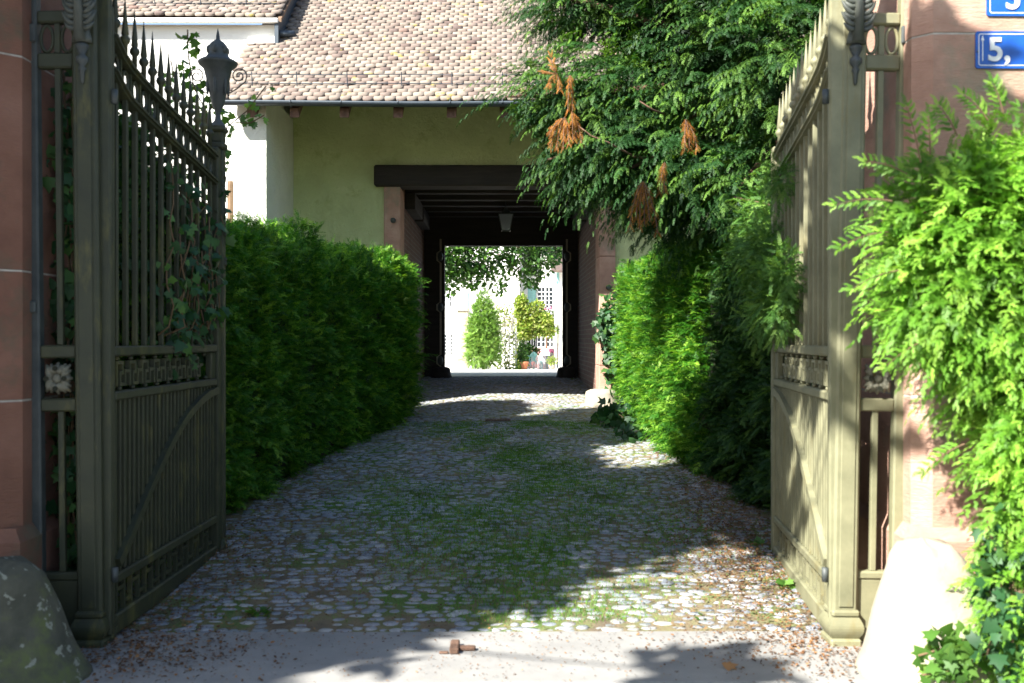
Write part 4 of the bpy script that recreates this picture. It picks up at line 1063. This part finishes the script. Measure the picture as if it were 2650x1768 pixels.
ivy('fresh ivy shoot sticking up beside the gate urn', [[(-2.2,7,2.3), P(540,300,7), P(505,230,7), P(490,150,7), P(488,80,7)], [P(540,300,7), P(520,260,7.1), P(470,280,7.1), P(445,160,7)], [P(540,300,7), P(560,260,6.95)]], 42, .062, M['ivy_young'], (.05,.04,.04), (-2.2, 7, gz(7)), (.2,-1,.3))
ivy('small ivy branch reaching right of the gate urn', [[(-2.15,7.2,2.35), P(590,330,7.2), P(640,290,7.2), P(690,225,7.2)], [P(610,320,7.2), P(650,320,7.2), P(686,300,7.2)]], 42, .058, M['ivy_young'], (.035,.03,.03), (-2.15, 7.2, gz(7.2)), (.2,-1,.3))
pth = []
for k in range(9):
    pth.append([(-2.12 - rr.random()*.22, 5.16 + rr.random()*.15, .1), (-2.15 - rr.random()*.2, 5.18, .9), (-2.15-rr.random()*.2, 5.2+rr.random()*.1, 1.8), (-2.15-rr.random()*.2, 5.2, 2.7 + rr.random()*.3)])
ivy('dark ivy behind the narrow panel left of the shaded gate post', pth, 20, .07, M['ivy'], (.05,.05,.05), (-2.2, 5.2, 0), (.3,-1,.3))
ivy('ivy hanging on the right sandstone jamb of the passage', [[P(1590,1000,15.85), P(1585,900,15.85), P(1565,800,15.8)], [P(1590,850,15.8), P(1550,830,15.8)], [P(1590,780,15.8), P(1570,860,15.75)], [P(1590,800,15.8), P(1585,960,15.8)]], 110, .12, M['ivy'], (.08,.06,.1), (1.7, 15.85, gz(15.8)), (-.4,-1,.3))
ivy('ivy creeping on the ground below the sunlit hedge', [[(1.4,13.9,.38),(1.25,13.5,.42)], [(1.5,13.4,.4),(1.3,13.0,.42)], [(1.55,13,.5),(1.4,13.3,.6)], [(1.5,12.6,.3),(1.55,11.8,.3)]], 150, .11, M['ivy'], (.1,.1,.08), (1.45, 13.3, gz(13.3)), (-.3,-.6,.8))
ivy('bright ivy clump growing over the right guard stone', [[P(2380,1700,4.12), P(2450,1680,4.12), P(2530,1650,4.15)], [P(2390,1750,4.1), P(2480,1740,4.1), P(2560,1690,4.12)], [P(2420,1650,4.15), P(2500,1700,4.1)]], 150, .062, M['ivy_young'], (.04,.04,.04), (2.0, 4.1, 0), (-.2,-1,.6))
ivy('blue green ivy trailing down below the foreground thuja', [[P(2560,1350,4.0), P(2600,1500,4.0), P(2560,1700,4.0)], [P(2610,1400,4.0), P(2630,1600,4.0), P(2620,1750,4.0)], [P(2540,1450,4.05), P(2590,1600,4.0)]], 110, .065, M['ivy'], (.04,.04,.04), (2.1, 4.0, 0), (-.2,-1,.4))
# ivy on the hinge side seen through the right panel
pth = [[(1.95 + rr.random()*.25, 5.9 + rr.random()*.4, .2), (1.95+rr.random()*.25, 6.0, 1.2), (1.95+rr.random()*.25, 6.0, 2.6)] for k in range(8)]
ivy('sunlit ivy seen behind the rosette panel of the right gate post', pth, 45, .07, M['ivy_young'], (.07,.1,.06), (2.0, 6, 0), (-.3,-1,.3))

# weeds at the foot of the right leaf
for i, (x, y, l) in enumerate(((1.66,5.9,'small green weed at the foot of the right gate leaf'), (1.75,6.9,'green weed beside the leaf litter near the far end of the right gate leaf'), (-1.35,5.45,'tiny green weed on the setts beside the left gate leaf'), (1.05,5.35,'single upright green blade on the edge of the sunlit threshold'))):
    n = 14 if i < 3 else 3; pos = np.tile([x, y, gz(y)+.02], (n, 1)) + RNG.normal(0, .03, (n, 3))*[1,1,.3]
    a = RNG.random(n)*6.28; V, F, r = inst(T_IVY if i < 3 else T_BL, pos, frames(np.c_[np.cos(a), np.sin(a), RNG.random(n)*.8+.2], np.c_[RNG.normal(0,.3,n), RNG.normal(0,.3,n), np.ones(n)]), RNG.uniform(.03,.07,n))
    t = np_mesh('weed', V, F, M['ivy_young'], rnd=r); tag(t, l, 'weed')
# one dry maple leaf
V, F, r = inst(T_IVY, np.array([[X(1875,4.57), 4.57, .022]]), frames(np.array([[1.,.2,.1]]), np.array([[.1,-.2,1.]])), np.array([.075]))
tag(np_mesh('dry_leaf', V, F, M['litter'], rnd=r*0+.95), 'single curled brown maple leaf on the concrete threshold at right', 'leaf')

# street tree left behind the camera: only its shade reaches the picture
def shade_tree():
    base = (-6.2, 1.2, 0)
    bl = []
    def cs_(c, s, z, rx, rz): x_y = 2*(s - .83*z); bl.append(((x_y+c)/2, (x_y-c)/2, z, rx, rx, rz))
    #     c     s    z    r
    for c, s, z, rx, rz in ((-6.9,.3,5.0,.95,.6), (-6.6,.9,5.0,.9,.6), (-6.5,1.4,5.2,.9,.6), (-6.55,2.0,5.4,.85,.6), (-7.2,1.6,5.1,.9,.6), (-6.6,2.8,5.6,.85,.6), (-7.4,2.4,5.3,.9,.6), (-6.7,3.5,5.8,.85,.6), (-6.6,4.3,6.0,.85,.6), (-6.5,5.1,6.3,.8,.5), (-6.4,5.8,6.5,.75,.5), (-6.6,6.5,6.6,.6,.4),
            (-8.4,.6,5,1.1,.8), (-8.2,1.8,5.4,1.1,.8), (-8.3,3.2,5.8,1.1,.8), (-8.2,4.4,6.1,.95,.6), (-7.9,5.2,6.3,.8,.5), (-7.5,6.0,6.5,.7,.4), (-9.0,4.5,6.2,.6,.4),
            (-10.6,3.7,6.2,.9,.5),
            (-5.2,5.3,6.4,.5,.3), (-4.6,6.0,6.4,.45,.3), (-4.9,4.6,6.2,.35,.2), (-3.4,5.2,6.2,.5,.3), (-2.7,5.6,6.2,.4,.3), (-3.6,2.7,5.6,.3,.12)):
        cs_(c, s, z, rx, rz)
    for v, w, r in ((2.15,6.4,.16),(2.6,7.1,.2),(2.85,6.5,.18),(2.2,7.4,.2),(2.75,5.9,.1),(3.3,6.6,.36),(3.8,7.1,.36),(3.6,6.1,.25),(3.0,7.8,.25),(2.7,8.2,.25)): bl.append((v-.83*6.2, w-.83*6.2, 6.2, r, r, r*.6))
    for v, w in ((1.35,12.2),(1.55,12.8),(1.45,13.4),(1.6,14.0),(1.5,14.6),(1.6,15.2),(.78,10.2),(.8,10.8),(.82,11.4),(.85,12.0),(.9,12.6),(1.0,13.2),(.95,13.8),(1.0,14.4),(.2,9.9),(.3,10.5),(.3,11.1),(.35,11.7),(.75,9.6),(.4,13.3),(.35,12.6),(-.1,10.8),(.5,14.0)): bl.append((v-.83*6.8, w-.83*6.8, 6.8, .4 if v > 1.2 else .34, .44, .18))
    t, o = blob_foliage('street_tree', 'broad leaved street tree left of the gate that shades the entrance', bl, 52000, T_BL, .2, M['leaf'], 'tree', base, shell=.0, jit=.8)
    mb = MB().tube([base, (-6.1,1.3,2.5), (-5.9,1.6,4.4)], [.25,.2,.16], 10)
    tr = keep2(mb.build('trunk', M['bark'], None, True), t)
    br = MB()
    for b in bl: br.tube([(-5.9,1.6,4.3), ((b[0]-5.9)/2, (b[1]+1.6)/2, max(4.4, b[2]-.5)), b[:3]], [.1,.06,.02] if b[3] > .75 else [.03,.015,.006], 6)
    keep2(br.build('branch', M['bark'], None, True), t)
shade_tree()
def sky_blockers():  # unseen trees added to block sky light and darken the gate
    spots = [(-13,-8.5,'added unseen beech across the street, farthest left'), (-7.5,-9,'added unseen beech across the street, behind the camera at left'), (-2,-8.5,'added unseen beech straight behind the camera'), (3.5,-9,'added unseen beech across the street, behind the camera at right'), (9,-8.5,'added unseen beech across the street, farthest right')]
    first = None
    for i, (x, y, lab) in enumerate(spots):
        if first is None:
            bl = [(0,0,3.2,2.9,1.6,2.2),(-.5,.2,6,2.9,1.8,2.4),(.6,-.2,8.4,2.3,1.6,2.0)]
            t, o = blob_foliage('blocker_tree', lab, [(a+x,b+y,c,d,e,f) for a,b,c,d,e,f in bl], 5200, T_BL, .42, M['leaf'], 'tree', (x,y,0), shell=.3, jit=.9, partname='crown', group='added sky blocking beeches across the street')
            keep2(MB().tube([(x,y,0),(x,y,4),(x-.3,y,7)], [.28,.2,.08], 8).build('trunk', M['bark'], None, True), t); first = t
        else:
            r = first.copy(); COL.objects.link(r); r.location = (x, y, 0); r.rotation_euler = (0,0,i*.2-.4); r['label'] = lab
            for ch in list(first.children): c = ch.copy(); COL.objects.link(c); c.parent = r
    for (x, y, lab) in ((6.6,8.2,'added unseen beech right of the drive behind the pier'), (6.3,2.2,'added unseen beech beside the street right of the pier')):
        r = first.copy(); COL.objects.link(r); r.location = (x, y, 0); r.scale = (.75,1.2,.8); r.rotation_euler = (0,0,1.5); r['label'] = lab; r['group'] = 'added sky blocking garden beeches'
        for ch in list(first.children): c = ch.copy(); COL.objects.link(c); c.parent = r
sky_blockers()

# ------------------------------------------------------------------ courtyard beyond the passage
def courtyard():
    YH = 60.
    c = thing('courtyard_house', 'white courtyard house with many paned windows seen through the passage', 'building', (0, YH, -.3))
    def K(mb, name, mat, parent=None, smooth=False): o = mb.build(name, M[mat], None, smooth); keep(o, parent or c); return o
    bpy.context.view_layer.update()
    K(MB().box(-14, X(1345, YH), YH, YH+.5, -.4, Z(560, YH)), 'wall', 'white')
    K(MB().box(X(1345, YH), X(1432, YH), YH+1.2, YH+1.7, Z(900, YH), Z(560, YH)), 'wall', 'white')
    K(MB().box(X(1345, YH), X(1432, YH), YH+1.1, YH+1.8, -.4, Z(900, YH)), 'pink_base', 'pinkwall')
    K(MB().box(X(1432, YH), 9, YH-6, YH-5.4, -.4, Z(700, YH-6)), 'wing_wall', 'white')
    K(MB().prism([(YH-6.6, Z(706, YH-6.4)), (YH-6.6, Z(700, YH-6.4)), (YH+4, Z(700, YH-6.4)+7), (YH+4, Z(706, YH-6.4)+7)], 0, X(1426, YH-6.4), 10), 'wing_roof', 'tile')
    K(MB().prism([(YH-.6, Z(562, YH)), (YH-.6, Z(556, YH)), (YH+8, Z(556, YH)+8), (YH+8, Z(562, YH)+8)], 0, -15, X(1434, YH)), 'roof', 'tile')
    def window(px0, px1, py0, py1, Y, nx, nz, depth=0):
        x0, x1, z0, z1 = X(px0, Y), X(px1, Y), Z(py1, Y), Z(py0, Y)
        f = MB(); e = .07
        f.box(x0-.1, x1+.1, Y-.06, Y-.02, z0-.1, z0).box(x0-.1, x1+.1, Y-.06, Y-.02, z1, z1+.1).box(x0-.1, x0, Y-.06, Y-.02, z0, z1).box(x1, x1+.1, Y-.06, Y-.02, z0, z1)
        for i in range(1, nx): xx = x0+(x1-x0)*i/nx; ww = .045 if i*2 == nx else .018; f.box(xx-ww, xx+ww, Y-.055, Y-.03, z0, z1)
        for i in range(1, nz): zz = z0+(z1-z0)*i/nz; f.box(x0, x1, Y-.053, Y-.032, zz-.018, zz+.018)
        fo = K(f, 'window', 'signwhite'); K(MB().box(x0, x1, Y-.028, Y-.012, z0, z1), 'glass', 'windark', fo)
    window(1392, 1430, 745, 800, YH+1.2, 4, 5); window(1150, 1168, 768, 793, YH, 4, 2); window(1151, 1170, 866, 919, YH, 4, 6)
    window(1368, 1386, 873, 897, YH+1.1, 3, 1); window(1391, 1410, 873, 897, YH+1.1, 2, 2); window(1416, 1431, 873, 897, YH+1.1, 2, 2)
    K(MB().box(X(1366,YH+1), X(1387,YH+1), YH+1.10, YH+1.16, Z(798,YH+1), Z(745,YH+1), .02), 'shutter', 'bluepaint')
    K(MB().box(X(1206,YH), X(1213,YH), YH-.06, YH-.01, Z(800,YH), Z(755,YH), .02), 'shutter', 'bluepaint')
    K(MB().box(X(1440,YH-6), X(1447,YH-6), YH-6.06, YH-6.01, Z(735,YH-6), Z(705,YH-6), .02), 'shutter', 'bluepaint')
    K(MB().box(X(1184,YH), X(1212,YH), YH-.12, YH-.01, -.35, Z(806,YH), .02).box(X(1182,YH), X(1214,YH), YH-.2, YH-.01, Z(806,YH), Z(801,YH), .02), 'pilaster', 'stone_pale')
    K(MB().tube([P(1422,716,YH-6.2), P(1432,718,YH-6.2), P(1437,728,YH-6.2), P(1438,760,YH-6.2), P(1438,955,YH-6.2)], .06, 8), 'downpipe', 'signwhite', None, True)
    gy = 55.; g0 = gz(gy)
    # conical shrub
    cx = X(1251, 50); g = gz(50)
    bl = [(cx, 50, g+.6+k*.36, .76*(1-(k/9)**2.8)+.07, .7*(1-(k/9)**2.8)+.07, .45) for k in range(9)]
    t, _ = blob_foliage('conical_shrub', 'sunlit cone shaped conifer in the courtyard beyond the passage', bl, 5000, T_THS, .34, M['shrub'], 'shrub', (cx, 50, g), shell=.5)
    keep2(MB().tube([(cx,50,g),(cx,50,g+3)], [.08,.03], 6).build('trunk', M['bark']), t)
    # trellis with pale stems
    t = thing('trellis', 'pale timber trellis with bare climbing stems right of the conical shrub', 'trellis', (X(1315,52), 52, gz(52)))
    for k, px in enumerate((1296, 1307, 1318, 1328, 1335)):
        x = X(px, 52); keep2(MB().box(x-.03, x+.03, 51.97, 52.03, gz(52), Z(800+6*k, 52)).build('upright', M['signwhite']), t)
    for py in (840, 880, 920): keep2(MB().box(X(1292,52), X(1338,52), 52.031, 52.07, Z(py,52), Z(py-1.5,52)).build('crossbar', M['signwhite']), t)
    st = MB(); rr = random.Random(12)
    for k in range(60):
        x = X(rr.uniform(1268, 1338), 52); z = rr.uniform(1.6, 3.2); p = [(x, 51.9, z)]
        for j in range(5): x += rr.uniform(-.12,.12); z += rr.uniform(-.25,.2); p.append((x, 51.9+rr.uniform(-.2,.2), z))
        st.tube(p, .015, 4)
    keep2(st.build('climbing_stem', M['mortar']), t)
    blob_foliage('', '', [(X(1312,52), 52, 1.2, .6, .3, 1.4), (X(1300,52), 52, 2.7, .7, .3, .6), (X(1320,52),52,.1,1.0,.3,.25)], 900, T_BL, .16, M['rose'], '', None, parent=t, shell=.1, jit=.8)
    # climber mass
    bl = [(X(1372,54), 54, Z(835,54), .75, .6, .9), (X(1400,54), 54, Z(840,54), .75, .6, .6), (X(1350,54), 54, Z(810,54), .45, .5, .8), (X(1352,54),54,Z(860,54),.5,.5,.5), (X(1420,54), 54, Z(855,54), .5, .5, .4), (X(1348,54), 54, Z(785,54), .35,.4,.5), (X(1390,54),54,Z(795,54),.4,.4,.35)]
    t, _ = blob_foliage('climbing_rose', 'yellow green climbing rose arching over the courtyard seat', bl, 5200, T_BL, .17, M['rose'], 'climber', (X(1345,54), 54, gz(54)), shell=.3, jit=.9)
    keep2(MB().tube([(X(1340,54),54,gz(54)),(X(1344,54),54,1),P(1352,830,54)], [.06,.05,.03], 6).tube([P(1340,870,54), P(1348,895,54), P(1340,920,54)], .02, 5).build('stem', M['mortar']), t)
    t, _ = blob_foliage('bush', 'dark green bush below the climbing rose', [(X(1352,53.5),53.5,Z(915,53.5),.5,.4,.7), (X(1375,55),55,Z(910,55),.5,.3,.3), (X(1345,53.5),53.5,Z(940,53.5),.25,.3,.5)], 1500, T_BL, .15, M['leaf'], 'bush', (X(1350,53.5), 53.5, gz(53.5)), shell=.2, jit=.9)
    keep2(MB().tube([(X(1350,53.5),53.5,gz(53.5)),(X(1350,53.5),53.5,.6)], .04, 5).build('stem', M['bark']), t)
    t, _ = blob_foliage('window_bush', 'dark green shrub with pink blooms under the tall courtyard window', [(X(1414,57),57,Z(820,57),.5,.4,.45), (X(1412,57),57,Z(828,57),.45,.4,.4)], 900, T_BL, .13, M['leaf'], 'bush', (X(1415,57), 57, gz(57)), shell=.2, jit=.9)
    keep2(MB().tube([(X(1415,57),57,gz(57)),(X(1415,57),57,Z(830,57))], .04, 5).build('stem', M['bark']), t)
    keep2(MB().ball(P(1418,799,56.9),.1,.1,.08).ball(P(1424,797,56.9),.1,.08,.08).ball(P(1409,801,56.9),.07,.07,.06).build('flower', M['flower']), t)
    # terracotta pot, table, chairs, fence
    yy = 51.; g = gz(yy)-.0
    t = thing('plant_pot', 'terracotta pot with a green plant on the courtyard ground', 'plant pot', (X(1357,yy), yy, g))
    MB().lathe([(.13,0),(.2,.3),(.23,.36),(.23,.4),(.2,.41)], (0,0,0), 16).build('pot', M['terracotta'], t, True)
    blob_foliage('', '', [(X(1354,yy), yy, g+.7, .22,.22,.45)], 260, T_BL, .13, M['leaf'], '', None, parent=t, partname='plant', shell=.1, jit=.9)
    def chair(px, rz, lab):
        yy = 53.; t = thing('garden_chair', lab, 'chair', (X(px,yy), yy, gz(yy)), rz, 'turquoise garden chairs')
        MB().lathe([(.22,.43),(.22,.46)], (0,0,0), 14).build('seat', M['bluepaint'], t)
        for sx in (-1,1):
            for sy in (-1,1): MB().tube([(sx*.15,sy*.15,.43),(sx*.2,sy*.2,.2),(sx*.17,sy*.17,.1),(sx*.24,sy*.24,0)], .02, 5).build('leg', M['bluepaint'], t)
        pts = [(.22*math.cos(a), .2, .5+.42*math.sin(a)) for a in frange(0, math.pi, 12)]
        mb = MB().tube([(.22,.18,.44)]+pts+[(-.22,.18,.44)], .022, 5)
        for k in range(-2, 3): mb.tube([(k*.07,.19,.46),(k*.05,.2,.5+.4*math.cos(k*.35))], .022, 4)
        mb.build('backrest', M['bluepaint'], t); return t
    chair(1381, R(180), 'turquoise garden chair seen from behind beside the terracotta pot')
    chair(1392, R(100), 'turquoise garden chair turned sideways against the grey plank fence')
    t = thing('garden_table', 'small turquoise round table left of the garden chairs', 'table', (X(1370,53.4), 53.4, gz(53.4)))
    MB().lathe([(.3,.7),(.3,.74)], (0,0,0), 18).build('tabletop', M['bluepaint'], t)
    for k in range(3): a = k*2.1; MB().tube([(0,0,.7),(.05*math.cos(a),.05*math.sin(a),.3),(.25*math.cos(a),.25*math.sin(a),0)], .02, 5).build('leg', M['bluepaint'], t)
    t = thing('plank_fence', 'grey silvered plank screen below the pink wall', 'fence', (X(1412,56), 56, gz(56)))
    for k in range(9):
        x = X(1393+k*4.4, 56); keep2(MB().box(x, x+.088, 55.98, 56.01, gz(56), Z(921,56)+.01*(k % 2)).build('plank', M['greywood']), t)
    t = thing('flower_pot', 'pale pot of pink flowers on top of the plank screen', 'plant pot', (X(1426,56.3), 56.3, Z(922,56.3)))
    MB().lathe([(.08,0),(.12,.2)], (0,0,0), 10).build('pot', M['mortar'], t, True)
    MB().ball((0,0,.3),.14,.14,.11).ball((.1,0,.25),.08,.08,.08).build('flowers', M['flower'], t)
    t = thing('fountain_spout', 'white carved wall fountain above the plank screen', 'fountain', (X(1413,56.6), 56.6, Z(921,56.6)))
    MB().box(-.22,.22,-.1,.1,0,.12,.02).box(-.12,.12,-.05,.08,.12,.42,.03).build('basin', M['signwhite'], t); MB().lathe([(.05,0),(.06,.1),(.02,.18)],(0,0,.42),8).build('finial', M['terracotta'], t, True)
    t = thing('planter', 'pale planter of cream flowers at the foot of the white wing', 'plant pot', (X(1429,49), 49, gz(49)))
    MB().lathe([(.12,0),(.17,.2),(.18,.24)], (0,0,0), 12).build('pot', M['mortar'], t, True)
    blob_foliage('', '', [(X(1429,49), 49, gz(49)+.42, .28,.25,.25)], 200, T_BL, .1, M['rose'], '', None, parent=t, partname='plant', shell=.1, jit=.9)
    # tree whose crown hangs into the view
    base = (-7, 33, gz(33))
    bl = [(X(1180,31), 31, Z(665,31), .8, 1.2, .9), (X(1225,31), 31, Z(650,31), .8, 1.2, 1.0), (X(1160,31),31,Z(730,31),.4,.8,.5), (X(1290,32), 32, Z(640,32), .8, 1.2, .9), (X(1285,31),31,Z(735,31),.35,.5,.35), (X(1350,32), 32, Z(645,32), .85, 1.2, .9), (X(1400,32), 32, Z(650,32), .65, 1.2, .85), (X(1375,32), 32, Z(720,32), .35, .8, .35), (X(1440,33), 33, Z(640,33), .35, .8, .5), (X(1225,31),31,Z(720,31),.45,.8,.35), (X(1100,31),31,4.6,1.5,1.5,1.5)]
    t, _ = blob_foliage('courtyard_tree', 'broad leaved courtyard tree whose dark branches hang behind the far door', bl, 6500, T_BL, .17, M['leaf'], 'tree', base, shell=.25, jit=.8)
    keep2(MB().tube([base, (-6.5,33,3), (-5,32.5,5)], [.25,.2,.14], 8).build('trunk', M['bark']), t)
    br = MB()
    for b in bl: br.tube([(-5,32.5,5), ((b[0]-5)/2, 32, 5.6), b[:3]], [.09,.05,.01], 6)
    keep2(br.build('branch', M['bark']), t)
courtyard()
